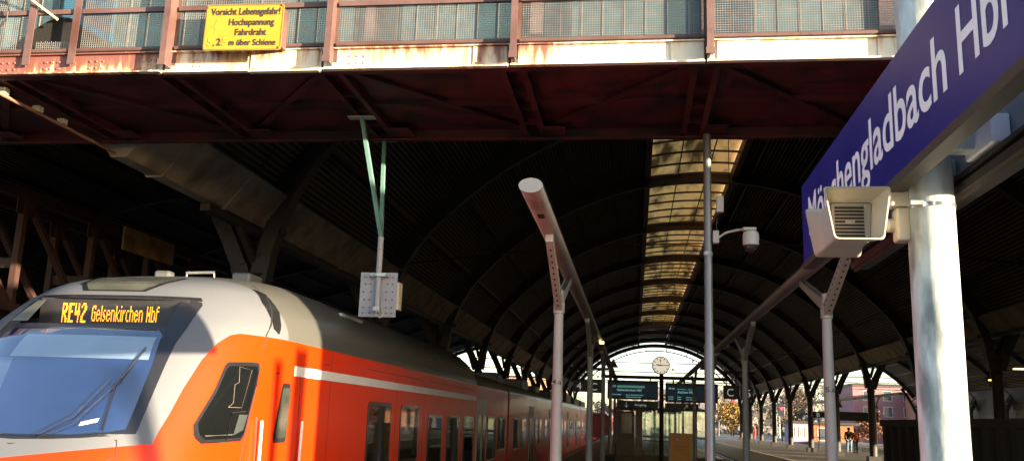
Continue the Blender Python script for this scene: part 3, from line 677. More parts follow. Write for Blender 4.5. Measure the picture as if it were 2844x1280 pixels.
GL = {
 'R': ['####.', '#..##', '#..##', '####.', '###..', '#.##.', '#..##', '#..##'],
 'E': ['#####', '##...', '##...', '####.', '##...', '##...', '##...', '#####'],
 '4': ['#..#.', '#..#.', '#..#.', '#####', '#####', '...#.', '...#.', '...#.'],
 '2': ['.###.', '#..##', '...##', '..##.', '.##..', '##...', '##...', '#####'],
 'G': ['.###', '#..#', '#...', '#.##', '#..#', '#..#', '#..#', '.###'],
 'e': ['....', '....', '.##.', '#..#', '####', '#...', '#..#', '.##.'],
 'l': ['#', '#', '#', '#', '#', '#', '#', '#'],
 's': ['...', '...', '.##', '#..', '##.', '.##', '..#', '##.'],
 'n': ['....', '....', '###.', '#..#', '#..#', '#..#', '#..#', '#..#'],
 'k': ['#...', '#...', '#..#', '#.#.', '##..', '##..', '#.#.', '#..#'],
 'i': ['#', '.', '#', '#', '#', '#', '#', '#'],
 'r': ['...', '...', '#.#', '##.', '#..', '#..', '#..', '#..'],
 'c': ['...', '...', '.##', '#..', '#..', '#..', '#..', '.##'],
 'h': ['#...', '#...', '###.', '#..#', '#..#', '#..#', '#..#', '#..#'],
 'H': ['#..#', '#..#', '#..#', '####', '####', '#..#', '#..#', '#..#'],
 'b': ['#...', '#...', '###.', '#..#', '#..#', '#..#', '#..#', '###.'],
 'f': ['.##', '#..', '###', '#..', '#..', '#..', '#..', '#..'], ' ': ['..']*8}
def cells(s):
    rows = ['']*8
    for ch in s:
        for i in range(8): rows[i] += GL[ch][i]+'.'
    return rows
c1 = cells('RE42'); c2 = cells('Gelsenkirchen Hbf')
led_dots(c1, -5.345, 2.562, .255/len(c1[0]), .0232); led_dots(c2, -5.045, 2.543, .68/len(c2[0]), .0185)
patch([(-5.70, 2.37), (-5.48, 2.37), (-5.52, 2.60), (-5.64, 2.60)], fY(.009), 6, 10).build('display_side_panel', mat('olive_panel', (.12, .12, .09), .4), tr)
# roof light window of the nose
patch([(-5.22, 2.70), (-4.58, 2.70), (-4.46, 2.80), (-4.40, 2.90), (-5.42, 2.90), (-5.34, 2.80)], fY(.004), 10, 16).build('roof_window_frame', M_black, tr, smooth=True)
patch([(-5.17, 2.713), (-4.62, 2.713), (-4.49, 2.81), (-4.45, 2.893), (-5.36, 2.893), (-5.29, 2.80)], fY(.008), 10, 16).build('roof_window', mat('roof_window_glass', (.07, .075, .06), .08, var=.4, scale=3), tr, smooth=True)
# cab side window
cw = [(7.30, 1.40), (7.36, 1.35), (7.83, 1.365), (7.885, 1.42), (8.10, 2.02), (8.08, 2.075), (7.74, 2.065), (7.69, 2.03), (7.55, 1.80), (7.31, 1.50)]
def shrink(P, k):
    cx_ = sum(p[0] for p in P)/len(P); cz_ = sum(p[1] for p in P)/len(P); return [(cx_+(a-cx_)*k, cz_+(b-cz_)*k) for a, b in P]
patch(cw, fX(.004), 20, 16).build('cab_window_frame', M_black, tr, smooth=True)
patch(shrink(cw, .90), fX(.007), 20, 16).build('cab_window_interior', M_interior, tr, smooth=True)
patch([(7.40, 1.41), (7.70, 1.415), (7.72, 1.432), (7.40, 1.428)], fX(.009), 2, 6).build('desk_edge', mat('pale_desk', (.5, .45, .4), .5), tr)
patch([(7.72, 1.42), (7.84, 1.43), (7.92, 1.60), (7.80, 1.60)], fX(.009), 3, 4).build('cab_paper', mat('grey_paper', (.25, .26, .25), .6), tr)
patch(shrink(cw, .90), fX(.013), 20, 16).build('cab_window', M_glass, tr, smooth=True)
def sline(pts, r, m_, nm, off=.004):
    return MB().tube([(sX(y, z, off)-XC, y, z) for y, z in pts], r, 6).build(nm, m_, tr, smooth=True)
sline([(7.62+.0, 1.365), (7.70, 1.615), (7.885, 1.63)], .006, M_black, 'cab_window_bar', .012)
sline([(7.66, 1.66), (7.82, 1.66), (7.97, 2.0), (7.82, 2.02), (7.80, 1.88), (7.75, 1.86), (7.72, 1.70), (7.66, 1.66)], .0025, mat('window_trim_light', (.14, .12, .10), .3), 'vent_pane_trim', .016)
sline([(8.22, 2.33), (8.17, 2.24), (8.05, 1.85), (7.83, 1.2), (7.62, .5), (7.5, 0)], .006, M_dark, 'panel_gap', .0)
sline([(8.36, 2.16), (9.9, 2.16)], .0035, M_dark, 'panel_gap', .0)
# cab door
dr = [(8.31, .1), (8.36, 1.92), (8.40, 2.0), (8.98, 2.0), (9.02, 1.92), (9.0, .1)]
sline(dr, .005, M_dark, 'door_gap', .0)
dw = [(8.41, 1.38), (8.44, 1.34), (8.70, 1.34), (8.73, 1.38), (8.76, 1.86), (8.73, 1.91), (8.56, 1.91), (8.53, 1.87)]
patch(dw, fX(.004), 14, 6).build('cab_door_window', M_black, tr)
patch(shrink(dw, .84), fX(.008), 14, 6).build('cab_door_pane', mat('dim_glass', (.03, .035, .03), .06, var=.5, scale=4), tr)
for y in (8.08, 9.02):
    sline([(y, 1.55), (y+.0, 1.50), (y-.02, .75)], .014, mat('handrail_white', (.75, .72, .68), .25), 'handrail', .05)
    sline([(y, 1.58), (y, .78)], .022, mat('handrail_recess_red', (.35, .012, .01), .4), 'handrail_recess', -.012)
seam_ = [(8.2+(z-2.33)*1.05, z) for z in (2.33, 2.45, 2.6, 2.75, 2.88, 2.98)]
sline(seam_, .008, M_dark, 'shell_gap', .0)
patch([(8.34, 2.40), (8.42, 2.37), (8.62, 2.62), (8.70, 2.82), (8.62, 2.84), (8.44, 2.66)], fX(.006), 10, 4).build('shell_gap_panel', M_black, tr)
# wipers
def wl(pts, r, m_, nm, off=.03): return MB().tube([(x-XC, sY(x, z, off), z) for x, z in pts], r, 6).build(nm, m_, tr, smooth=True)
wl([(-4.155, 2.14), (-4.24, 1.80), (-4.17, 1.45)], .007, M_black, 'wiper_blade', .03)
wl([(-4.16, 2.12), (-4.2, 1.95), (-4.245, 1.80)], .010, M_black, 'wiper_blade', .028)
wl([(-4.215, 1.86), (-4.40, 1.50), (-4.62, 1.38)], .0045, M_black, 'wiper_arm', .04)
wl([(-4.30, 1.86), (-4.43, 1.56), (-4.66, 1.40)], .0045, M_black, 'wiper_arm', .04)
patch([(-4.36, 1.475), (-4.24, 1.485), (-4.235, 1.54), (-4.355, 1.53)], fY(.018), 2, 3).build('depot_plate', mat('plate_white', (.5, .52, .55), .5), tr)
text_mb('ETHA', .026, lambda u, v, dd: (-4.345+u-XC, sY(-4.345+u, 1.497+v, .021), 1.497+v), .001, width=.09).build('plate_lettering', M_ink, tr)
# bonnet lid line under windscreen
wl([(-5.73, 1.335), (-4.84, 1.325), (-4.05, 1.375), (-4.0, 1.25), (-4.08, 1.20)], .005, M_dark, 'bonnet_gap', .001)
# roof gear
def rb(x0, x1, y0, y1, z0, z1, m_, nm='roof_box', bv=.03): return bevel(MB().box(x0, x1, y0, y1, z0, z1).build(nm, m_, tr), bv)
rb(-.98, -.78, 10.2, 10.35, 2.9, 3.27, M_roofg); rb(-.12, .12, 10.5, 10.9, 3.10, 3.30, M_roofg, 'horn_cover')
MB().tube([(-.66, 10.4, 3.1), (-.66, 10.4, 3.27), (-.3, 10.4, 3.28), (-.28, 10.4, 3.1)], .02, 8).build('roof_pipe', M_train_g, tr, smooth=True)
for y0, y1, h_, wx in ((22.9, 24.2, 2.86, .6), (26.2, 27.2, 2.92, .9), (28.0, 29.2, 2.86, .7), (31.6, 33.5, 3.0, .95), (36.5, 38, 2.95, .9), (43, 46, 3.0, .9), (47, 52, 3.05, .8), (53.5, 57, 3.15, .9), (61, 66, 3.1, .9), (68, 74, 3.1, .9)):
    rb(-wx, wx, y0, y1, 2.55, h_, mat('roof_gear_grey', (.09, .09, .085), .5, var=.2), 'roof_box', .06)
for y in (10.3, 10.9, 11.3, 12.0, 12.3): # small vents on the roof shoulder
    MB().box(1.16, 1.20, y, y+.05, 2.66, 2.73).box(1.16, 1.20, y+.1, y+.15, 2.66, 2.73).build('roof_vent', M_dark, tr)
MB().box(1.02, 1.10, 11.2, 12.1, 2.84, 2.90).build('roof_hatch', M_train_g, tr)
und = MB()
for a, b in ((9, 11.5), (21.5, 27.5), (39, 44.5), (56, 61.5)):
    und.box(-1.2, 1.2, a, b, -.95, -.5)
und.build('bogie', M_rubber, tr)
for i in range(36):       # row of small reservation marks above the stripe
    pass
for o in [c for c in tr.children]: pass

ft = thing('far_train', 'small distant red train standing beyond the end of the hall', 'train')
MB().prism([(-1.4, -.7), (1.4, -.7), (1.4, 2.2), (1.0, 2.7), (-1.0, 2.7), (-1.4, 2.2)], lambda a, b: (XC+.1+a, 124, b), lambda a, b: (XC+.1+a, 170, b)).build('body', mat('train_red_plain', (.12, .012, .01), .3), ft)
fw_ = MB()
for i in range(12): fw_.box(XC+1.50, XC+1.52, 126+i*3.4, 128+i*3.4, .7, 1.6)
fw_.build('windows', M_black, ft)
MB().box(XC+1.5, XC+1.53, 124, 170, -.2, .3).build('lower_band', mat('cream_band', (.6, .55, .45), .5), ft)

# ------------------------------------------------------------------ name sign pole, sign, speaker (right)
np_ = thing('sign_pole', 'thick galvanised round pole carrying the blue name sign, sunlit at right', 'pole', loc=(1.08, 3.42, 0))
MB().lathe((0, 0, 0), [(.0825, 0), (.083, .5), (.0825, 2.5), (.0825, 3.9), (.08, 3.95)], 40).build('shaft', M_galv, np_, smooth=True)
MB().lathe((0, 0, 0), [(.16, .003), (.16, .03), (.10, .03), (.095, .08)], 24).build('base_flange', M_galv, np_, smooth=True)
for z in (1.72, 1.66): pass
ns = thing('station_name_sign', 'long blue sign with white station name hung on the galvanised pole', 'sign')
Z0, Z1 = 2.55, 2.985
MB().box(.93, .952, 1.2, 5.12, Z0+.0, Z1).build('front_panel', M_blue, ns)
text_mb('Mönchengladbach', .215, lambda u, v, dd: (.929-dd*.3, 4.93-u, 2.668+v), .003, width=2.21, bold=.012).build('lettering', M_signwhite, ns)
text_mb('Hbf', .215, lambda u, v, dd: (.929-dd*.3, 2.615-u, 2.668+v), .003, width=.385, bold=.012).build('lettering', M_signwhite, ns)
MB().box(.925, .985, 1.2, 5.12, Z0-.035, Z0-.001).build('front_frame', M_rail, ns)
MB().box(1.235, 1.255, 1.2, 5.12, Z0, Z1).build('rear_panel', M_back, ns)
MB().box(1.18, 1.2345, 1.2, 5.12, Z0+.02, Z0+.035).box(1.18, 1.27, 1.2, 5.12, Z0-.035, Z0-.001).box(1.195, 1.21, 1.2, 5.12, Z0-.05, Z0-.0352).build('rear_frame', M_rail, ns)
for y0, y1 in ((3.20, 3.28), (3.56, 3.66)):
    bevel(MB().box(.955, 1.233, y0, y1, 2.62, 2.69).build('clamp', M_galv, ns), .008)
bevel(MB().box(1.17, 1.233, 3.05, 3.30, 2.60, 2.70).build('clamp', M_signwhite, ns), .006); bevel(MB().box(.955, 1.02, 3.3, 3.52, 2.57, 2.64).build('clamp', M_signwhite, ns), .006)
MB().lathe((1.234, 2.45, 2.72), [(.006, 0), (.006, -.012)], 8, 'x').build('bolt', M_dark, ns)

sp = thing('loudspeaker', 'beige double horn loudspeaker with slotted grille mounted on the sign pole', 'loudspeaker')
def trap(xc, zt, zb, wt_, wb, r=.018, n=4):
    P = [(xc+wt_/2, zt), (xc-wt_/2, zt), (xc-wb/2, zb), (xc+wb/2, zb)]; out = []
    for i in range(4):
        p = Vector(P[i]); a = (Vector(P[i-1])-p).normalized(); b = (Vector(P[(i+1) % 4])-p).normalized()
        for k in range(n+1):
            t = k/n; out.append(tuple(p+a*r*(1-t)**2+b*r*t**2))
    return out
SC = .795
def horn(yr, yt, s):
    rim = trap(SC, 2.512, 2.318, .236, .172); thr = trap(SC-.0, 2.478, 2.338, .150, .130, .012)
    def off(P, d): 
        cx_, cz_ = SC, 2.415; return [(cx_+(a-cx_)*(1+d), cz_+(b-cz_)*(1+d)) for a, b in P]
    mb = MB(); e = s*.006
    mb.grid([[(a, yt, b) for a, b in off(thr, .07)], [(a, yr+e, b) for a, b in off(rim, .02)], [(a, yr, b) for a, b in rim], [(a, yr, b) for a, b in off(rim, -.045)], [(a, yr+e, b) for a, b in off(rim, -.065)], [(a, yt-e*1.5, b) for a, b in thr]], close=True)
    return mb
hb = horn(3.30, 3.425, 1); hb.build('front_horn', M_beige, sp, smooth=True, ang=50)
horn(3.665, 3.54, -1).build('rear_horn', M_beige, sp, smooth=True, ang=50)
tp = trap(SC, 2.485, 2.333, .160, .138, .012)
MB().prism(tp, lambda a, b: (a, 3.418, b), lambda a, b: (a, 3.545, b)).build('throat_box', M_beige, sp, smooth=True)
gp = trap(SC, 2.476, 2.340, .146, .127, .01)
gr = MB().prism(gp, lambda a, b: (a, 3.408, b), lambda a, b: (a, 3.4175, b)).build('grille', M_grille, sp)
sl_ = MB(); z = 2.462
for k in range(9):
    if k == 4: sl_.box(SC-.06, SC-.022, 3.4055, 3.4075, z-.008, z); sl_.box(SC+.012, SC+.045, 3.4055, 3.4075, z-.008, z)
    else: sl_.box(SC-.06, SC+.045, 3.4055, 3.4075, z-.0085, z)
    z -= .0132
sl_.build('grille_slots', M_dark, gr)
for p in ((SC+.052, 2.352), (SC+.052, 2.466)): MB().lathe((p[0], 3.408, p[1]), [(.005, 0), (.004, -.003)], 8, 'y').build('screw', M_galv, gr)
MB().tube([(SC+.07, 3.47, 2.405), (.96, 3.45, 2.40)], .013, 12).build('swivel_arm', M_beige, sp, smooth=True)
MB().lathe((.925, 3.45, 2.40), [(.018, 0), (.026, .01), (.026, .04), (.02, .045)], 20, 'x').build('swivel_boss', M_beige, sp, smooth=True)
bevel(MB().box(.955, 1.005, 3.40, 3.47, 2.335, 2.46).build('clamp_body', M_beige, sp), .008)
bevel(MB().box(.932, 1.002, 3.395, 3.465, 2.463, 2.52).build('clamp_cap', M_beige, sp), .006)
MB().lathe((1.08, 3.42, 2.452), [(.0845, 0), (.0865, 0), (.0865, .016), (.0845, .016)], 40).build('clamp_band', mat('bright_band', (.7, .7, .72), .12, metal=.9, var=.05), sp, smooth=True)
MB().box(.985, 1.03, 3.328, 3.352, 2.452, 2.468).build('band_screw', M_galv, sp)

# ------------------------------------------------------------------ platform lamp beams and their columns
ncol = 6
def lamp_beam(X, y0, y1, lab):
    t = thing('lamp_beam', lab, 'lamp beam', 'platform lamp beams')
    n = 28; zc = 3.84
    def ring(y): return [(X+.118*math.cos(2*math.pi*k/n), y, zc+.073*math.sin(2*math.pi*k/n)) for k in range(n)]
    MB().grid([ring(y0), ring(y1)], close=True).build('housing', M_white, t, smooth=True)
    e = MB(); e.add(ring(y0-.004), [tuple(range(n))]); e.grid([ring(y0-.004), ring(y0+.02)], close=True); e.build('end_cap', mat('end_cap_grey', (.30, .29, .28), .5, var=.05), t)
    MB().box(X-.122, X+.122, y0+.02, y1, zc-.005, zc+.005).build('side_seam', M_rail, t)
    y = y0+.35; k = 0
    while y < min(y1, 40):
        L = .35 if k == 0 else .5
        def arcband(ya, yb, r=1.02, a0=225, a1=315):
            return MB().grid([[(X+.118*r*math.cos(R(a0+(a1-a0)*q/8)), yy, zc+.073*r*math.sin(R(a0+(a1-a0)*q/8))) for q in range(9)] for yy in (ya, yb)])
        a = arcband(y, y+L, 1.03).build('lamp_cover', mat('lamp_cover_grey', (.24, .22, .20), .3, var=.1), t)
        for yy in (y-.03, y+L): arcband(yy, yy+.03, 1.07, 215, 325).build('cover_frame', M_white, t)
        MB().box(X-.035, X+.035, y+L+.22, y+L+.40, zc-.080, zc-.070).build('sensor_plate', M_dark, t) if k == 0 else None
        y += 2.9; k += 1
    return t
lamp_beam(-1.0, 8.33, 75, 'long oval white lamp beam above the left platform columns, open end in view')
lamp_beam(2.42, 8.33, 75, 'long oval lamp beam above the right platform columns, passing behind the loudspeaker')
def canopy_column(X, Y, lab, num=None):
    t = thing('lamp_column', lab, 'column', 'white columns carrying the lamp beams', (X, Y, 0))
    MB().lathe((0, 0, 0), [(.086, 0), (.083, .3), (.060, 3.0), (.062, 3.02), (.074, 3.03), (.074, 3.18), (.055, 3.19), (.055, 3.34)], 24).build('shaft', M_white, t, smooth=True)
    far_ = Y > 40
    # long perforated arm towards the viewer, short arm away
    for (ya, za, yb, zb, nm) in ((-.02, 3.12, -1.52, 3.72, 'perforated_arm'), (.02, 3.2, 1.6, 3.72, 'rear_arm')):
        a = MB(); p = Vector((0, ya, za)); q = Vector((0, yb, zb)); d = (q-p); L = d.length; d.normalize(); nrm = Vector((0, -d.z, d.y))
        if nrm.z < 0: nrm = -nrm
        def pt(x, u, v): return p+d*u+nrm*v+Vector((x, 0, 0))
        hw0, hw1 = (.075, .045)
        for x in (-.045, .039):
            vs = []
            for xx in (x, x+.006):
                vs += [pt(xx, 0, -hw0), pt(xx, L, -hw1), pt(xx, L, hw1), pt(xx, 0, hw0)]
            a.add(vs, [(0, 1, 2, 3), (7, 6, 5, 4), (0, 4, 5, 1), (1, 5, 6, 2), (2, 6, 7, 3), (3, 7, 4, 0)])
        # bottom flange
        vs = [pt(-.039, 0, -hw0), pt(.039, 0, -hw0), pt(.039, L, -hw1), pt(-.039, L, -hw1), pt(-.039, 0, -hw0+.006), pt(.039, 0, -hw0+.006), pt(.039, L, -hw1+.006), pt(-.039, L, -hw1+.006)]
        a.add(vs, [(0, 1, 2, 3), (7, 6, 5, 4), (0, 4, 5, 1), (1, 5, 6, 2), (2, 6, 7, 3), (3, 7, 4, 0)])
        arm = a.build(nm, M_white, t)
        if nm == 'perforated_arm' and not far_:
            hs = MB()
            for k in range(11):
                u = .12+k*(L-.3)/10; v = -hw0+(hw0-hw1)*u/L-.0015
                vs = [pt(-.011, u, v), pt(.011, u, v), pt(.011, u+.045, v-.0001), pt(-.011, u+.045, v-.0001)]
                hs.add(vs, [(0, 1, 2, 3)])
                for sx_ in (-.0465, .0465):
                    hs.add([pt(sx_, u, -.012), pt(sx_, u+.045, -.012), pt(sx_, u+.045, .012), pt(sx_, u, .012)], [(0, 1, 2, 3)])
            hs.build('slot_holes', M_dark, arm)
        if nm == 'perforated_arm': MB().box(-.045, .045, yb-.07, yb+.04, 3.68, 3.77).build('arm_head', M_white, t)
    if num:
        tx = text_mb(num, .065, lambda u, v, dd: (u, -.0705+.5*u*u*13-dd*.2, 2.10+v), .002, align='C', width=.115, bold=.01).build('number_marking', M_ink, t)
    return t
for k in range(ncol):
    Y = 11.9+8.8*k
    canopy_column(-1.0, Y, ORD[k]+' white column of the left row, counted from the camera'+(', marked 4.a' if k == 0 else ''), '4.a' if k == 0 else None)
    canopy_column(2.42, Y, ORD[k]+' white column of the right row, counted from the camera'+(', marked 5.a' if k == 0 else ''), '5.a' if k == 0 else None)
MB().box(-.95, -.83, 24.5, 24.75, 3.70, 3.76).build('beam_light', M_lampon, label='small glowing yellow lamp on the underside of the left lamp beam', cat='lamp')

# camera pole
cp = thing('camera_pole', 'slim shiny steel pole rising to the bridge in mid picture', 'pole', loc=(.9, 11.3, 0))
MB().lathe((0, 0, 0), [(.062, 0), (.06, 2.6), (.052, 2.62), (.048, 5.29)], 28).build('shaft', M_steel, cp, smooth=True)
MB().lathe((0, 0, 0), [(.056, 3.72), (.056, 3.76)], 20).build('clamp_band', M_galv, cp)
cm = thing('dome_camera', 'white dome security camera on a curved arm of the steel pole', 'camera')
bevel(MB().box(.955, 1.03, 11.22, 11.32, 3.86, 4.02).build('wall_box', M_white, cm), .01)
MB().tube([(1.02, 11.24, 3.93), (1.12, 11.2, 3.99), (1.25, 11.15, 4.01), (1.38, 11.1, 4.02)], .016, 10).build('arm', M_white, cm, smooth=True)
bevel(MB().box(1.30, 1.46, 11.03, 11.13, 3.985, 4.025).build('arm_head', M_white, cm), .01)
MB().lathe((1.395, 11.08, 3.80), [(.06, 0), (.095, .005), (.098, .03), (.098, .13), (.085, .17), (.05, .185)], 28).build('housing', mat('camera_white', (.42, .40, .38), .4, var=.04), cm, smooth=True)
MB().lathe((1.395, 11.08, 3.80), [(.01, -.082), (.035, -.075), (.06, -.055), (.074, -.03), (.078, 0)], 24).build('dome', mat('smoked_dome', (.03, .025, .025), .06), cm, smooth=True)
bevel(MB().box(1.0, 1.09, 11.2, 11.28, 4.25, 4.46).build('junction_box', M_white, label='small white junction box fixed high on the shiny pole', cat='box'), .01)
MB().tube([(1.03, 11.22, 4.25), (1.0, 11.2, 4.15), (1.0, 11.22, 4.02)], .006, 6).build('box_cable', M_rubber, smooth=True, label='thin black cable from the junction box down to the camera arm', cat='cable')

# ------------------------------------------------------------------ display gantry
GY = 40
dg_ = thing('departure_gantry', 'dark gantry beam on a central post carrying displays and clock', 'gantry', loc=(1.15, GY, 0))
MB().box(-2.6, 2.8, -.07, .07, 3.50, 3.64).build('beam', M_iron, dg_)
MB().lathe((0, 0, 0), [(.10, 0), (.09, 3.75)], 16).build('post', M_iron, dg_, smooth=True)
def display(x0, x1, z0, z1, lab, lines, bar):
    t = thing('departure_display', lab, 'display', 'blue departure displays')
    bevel(MB().box(x0, x1, GY-.22, GY+.2, z0, z1).build('casing', M_board, t), .03)
    MB().box(x0+.06, x1-.06, GY-.235, GY-.2215, z0+.10, z1-.10).build('screen', M_screen, t)
    MB().box(x0+.3, x0+.36, GY-.03, GY+.03, z1, 3.5).box(x1-.36, x1-.3, GY-.03, GY+.03, z1, 3.5).build('hanger', M_iron, t)
    for s, dx, dz, hh, wd in lines: text_mb(s, hh, lambda u, v, dd: (x0+dx+u, GY-.238, z1-dz+v), .001, width=wd, bold=.01).build('lettering', M_scrtext, t)
    if bar: MB().box(x0+.42, x0+1.6, GY-.239, GY-.2355, z1-.30, z1-.20).build('highlight_bar', M_scrbar, t)
display(-1.17, 1.0, 2.62, 3.40, 'blue departure display reading Gelsenkirchen Hbf, left of the clock post', [('09:23', .10, .28, .08, .26), ('Gelsenkirchen Hbf', .42, .44, .10, 1.05), ('09:33 RE4', .10, .62, .05, .5), ('nach Gelsenkirchen', .8, .62, .05, .75), ('Gelsenkirchen Hbf', .8, .71, .05, .65)], True)
display(1.32, 3.52, 2.56, 3.36, 'blue departure display reading Aachen Hbf, right of the clock post', [('09:40', .12, .27, .07, .26), ('Erkelenz - Aachen', .5, .28, .04, .75), ('Aachen Hbf', .5, .43, .11, .70), ('10:05', .12, .62, .05, .2), ('RE4', .5, .62, .05, .15), ('Aachen Hbf', .85, .62, .05, .42), ('10:20', .12, .71, .05, .2), ('RE4', .5, .71, .05, .15), ('nach Aachen', .85, .71, .05, .42)], False)
ck = thing('platform_clock', 'round white platform clock showing quarter past nine on the gantry post', 'clock')
CX, CZ = 1.12, 4.10
MB().lathe((CX, GY, CZ), [(.36, -.10), (.385, -.09), (.385, .09), (.36, .10)], 40, 'y').build('case', mat('clock_case', (.1, .09, .08), .4), ck, smooth=True)
MB().lathe((CX, GY, CZ), [(.35, -.104), (.35, -.1005)], 40, 'y').build('face', M_clock, ck)
mk = MB()
for k in range(12):
    t = R(30*k); mk.bar((CX+.27*math.sin(t), GY-.107, CZ+.27*math.cos(t)), (CX+.33*math.sin(t), GY-.107, CZ+.33*math.cos(t)), .035, .004, (0, 1, 0))
mk.build('hour_marks', M_ink, ck)
MB().bar((CX+.04, GY-.110, CZ-.005), (CX-.2, GY-.110, CZ+.025), .045, .004, (0, 1, 0)).build('hour_hand', M_ink, ck)
MB().bar((CX-.05, GY-.113, CZ), (CX+.32, GY-.113, CZ-.0), .03, .004, (0, 1, 0)).build('minute_hand', M_ink, ck)
MB().bar((CX, GY-.116, CZ), (CX-.03, GY-.116, CZ+.26), .012, .003, (0, 1, 0)).lathe((CX-.025, GY-.1165, CZ+.2), [(.035, 0), (.035, -.003)], 12, 'y').build('second_hand', M_rust, ck)
MB().box(CX-.05, CX+.05, GY-.05, GY+.05, 3.64, 3.74).build('stem', M_iron, ck)
def triangle(x, lab):
    t = thing('triangle_sign', lab, 'sign', 'red brown triangles on the gantry')
    MB().prism([(-.23, 0), (.23, 0), (0, .40)], lambda a, b: (x+a, GY-.12, 3.95+b), lambda a, b: (x+a, GY-.10, 3.95+b)).build('panel', mat('red_brown_sign', (.16, .05, .035), .6), t)
    MB().tube([(x, GY-.09, 3.64), (x, GY-.09, 4.2)], .018, 6).build('rod', M_iron, t)
triangle(-.93, 'red brown triangle sign on a rod left of the platform clock'); triangle(2.98, 'red brown triangle sign on a rod right of the clock, half behind the shiny pole')
def board(x0, x1, z0, z1, txts, lab, nm='letter_board', y=GY):
    t = thing(nm, lab, 'sign', 'dark hanging boards near the displays')
    bevel(MB().box(x0, x1, y-.08, y+.08, z0, z1).build('panel', M_board, t), .02)
    for s, dx, hh, wd in txts:
        text_mb(s, hh, lambda u, v, dd: (x0+dx+u, y-.083, (z0+z1)/2-hh/2+v), .001, width=wd, bold=.0).build('lettering', M_boardtxt, t)
    return t
def hang(t, x0, x1, z1, y=GY, top=3.5): MB().box(x0+.1, x0+.14, y-.02, y+.02, z1, top).box(x1-.14, x1-.1, y-.02, y+.02, z1, top).build('hanger', M_iron, t)
t = board(-2.55, -1.98, 2.83, 3.33, [('4', .14, .30, .2)], 'dark hanging board with grey number 4', y=GY-1.5); hang(t, -2.55, -1.98, 3.33, GY-1.5, 3.75)
t = board(-1.93, -1.22, 2.80, 3.33, [('C', .12, .32, .26)], 'dark hanging board with grey letter C left of the displays', y=GY-1.5); hang(t, -1.93, -1.22, 3.33, GY-1.5, 3.75)
t = board(3.62, 4.25, 2.72, 3.26, [('C', .14, .32, .26)], 'dark hanging board with grey letter C right of the displays', y=GY-1.5); hang(t, 3.62, 4.25, 3.26, GY-1.5, 3.75)
t = board(4.3, 4.8, 2.70, 3.24, [('5', .2, .32, .2)], 'dark hanging board with grey number 5', y=GY-1.5); hang(t, 4.3, 4.8, 3.24, GY-1.5, 3.75)
MB().box(-2.75, -1.1, GY-1.54, GY-1.46, 3.75, 3.85).build('board_rail', M_iron, label='dark rail holding the 4 and C boards beside the left column', cat='rail'); MB().box(3.5, 4.9, GY-1.54, GY-1.46, 3.75, 3.85).build('board_rail', M_iron, label='dark rail holding the C and 5 boards at the right', cat='rail')
t = board(-.75, 1.0, 2.24, 2.56, [('Ausgang', .75, .10, .5)], 'dark exit board with down arrow and the word Ausgang under the left display')
MB().bar((-.35, GY-.084, 2.28), (-.35, GY-.084, 2.5), .02, .002, (0, 1, 0)).bar((-.35, GY-.084, 2.28), (-.42, GY-.084, 2.36), .02, .002, (0, 1, 0)).bar((-.35, GY-.084, 2.28), (-.28, GY-.084, 2.36), .02, .002, (0, 1, 0)).build('arrow', M_boardtxt, t); hang(t, -.75, 1.0, 2.56, GY, 2.62)
t = board(1.3, 2.7, 2.2, 2.5, [], 'dark exit board with slanted arrow under the right display', y=GY)
MB().bar((2.1, GY-.084, 2.27), (2.25, GY-.084, 2.43), .02, .002, (0, 1, 0)).bar((2.25, GY-.084, 2.43), (2.15, GY-.084, 2.43), .02, .002, (0, 1, 0)).bar((2.25, GY-.084, 2.43), (2.25, GY-.084, 2.33), .02, .002, (0, 1, 0)).build('arrow', M_boardtxt, t); hang(t, 1.3, 2.7, 2.5, GY, 2.56)

# waiting shelter
sh = thing('waiting_shelter', 'glazed waiting shelter with grey door behind the orange poster', 'shelter', loc=(0, 47, 0))
MB().box(-1.05, 3.9, 0, 5, 2.28, 2.40).build('roof', M_shframe, sh)
for x in (-1.05, .05, 2.95, 3.75): MB().box(x, x+.16 if x != .05 else x+.34, 0, .1, 0, 2.28).build('post', mat('pale_frame', (.30, .28, .27), .5) if x == .05 else M_shframe, sh)
MB().box(-.85, .0, .02, .06, .05, 1.1).box(-.85, -.65, .02, .06, 1.1, 2.2).box(-.12, 0, .02, .06, 1.1, 2.2).box(-.65, -.12, .02, .06, 2.1, 2.2).build('door', mat('door_cream', (.20, .185, .16), .5), sh)
MB().box(-.65, -.12, .035, .04, 1.1, 2.1).build('door_glass', mat('shelter_door_glass', (.05, .055, .06), .1, var=.5, scale=3), sh)
MB().box(-.5, -.13, .02, .03, 1.95, 2.08).build('door_notice', M_signwhite, sh)
MB().box(.40, 2.95, .04, .05, .05, 2.28).box(3.12, 3.75, .04, .05, .05, 2.28).build('glass_wall', M_shglass, sh)
MB().box(.40, 2.95, 4.9, 4.91, .05, 2.28).build('glass_wall', M_shglass, sh)
MB().box(.42, 2.95, .0, .03, .93, 1.03).box(.42, 2.95, .0, .03, .72, .80).box(3.12, 3.75, 0, .03, .93, 1.03).build('white_band', mat('frosted_band', (.5, .5, .48), .5), sh)
mu = MB()
for x in (1.0, 1.7, 2.2): mu.box(x, x+.035, .02, .06, .05, 2.28)
mu.build('mullion', M_shframe, sh)
for k, (x, y) in enumerate(((.7, 3.2), (1.5, 3.6), (2.3, 3.1))):
    b = MB().box(x, x+.5, y, y+.45, .42, .48).box(x, x+.5, y+.42, y+.47, .48, .95).box(x+.05, x+.09, y+.1, y+.4, 0, .42).box(x+.41, x+.45, y+.1, y+.4, 0, .42)
    b.build('shelter_seat', mat('seat_teal', (.05, .12, .11), .4), label=['left', 'middle', 'right'][k]+' of three teal seats seen inside the glass shelter', cat='seat', group='seats in the shelter')
po = thing('poster_stand', 'bright orange poster in a light metal frame in front of the shelter', 'poster')
PY = 30
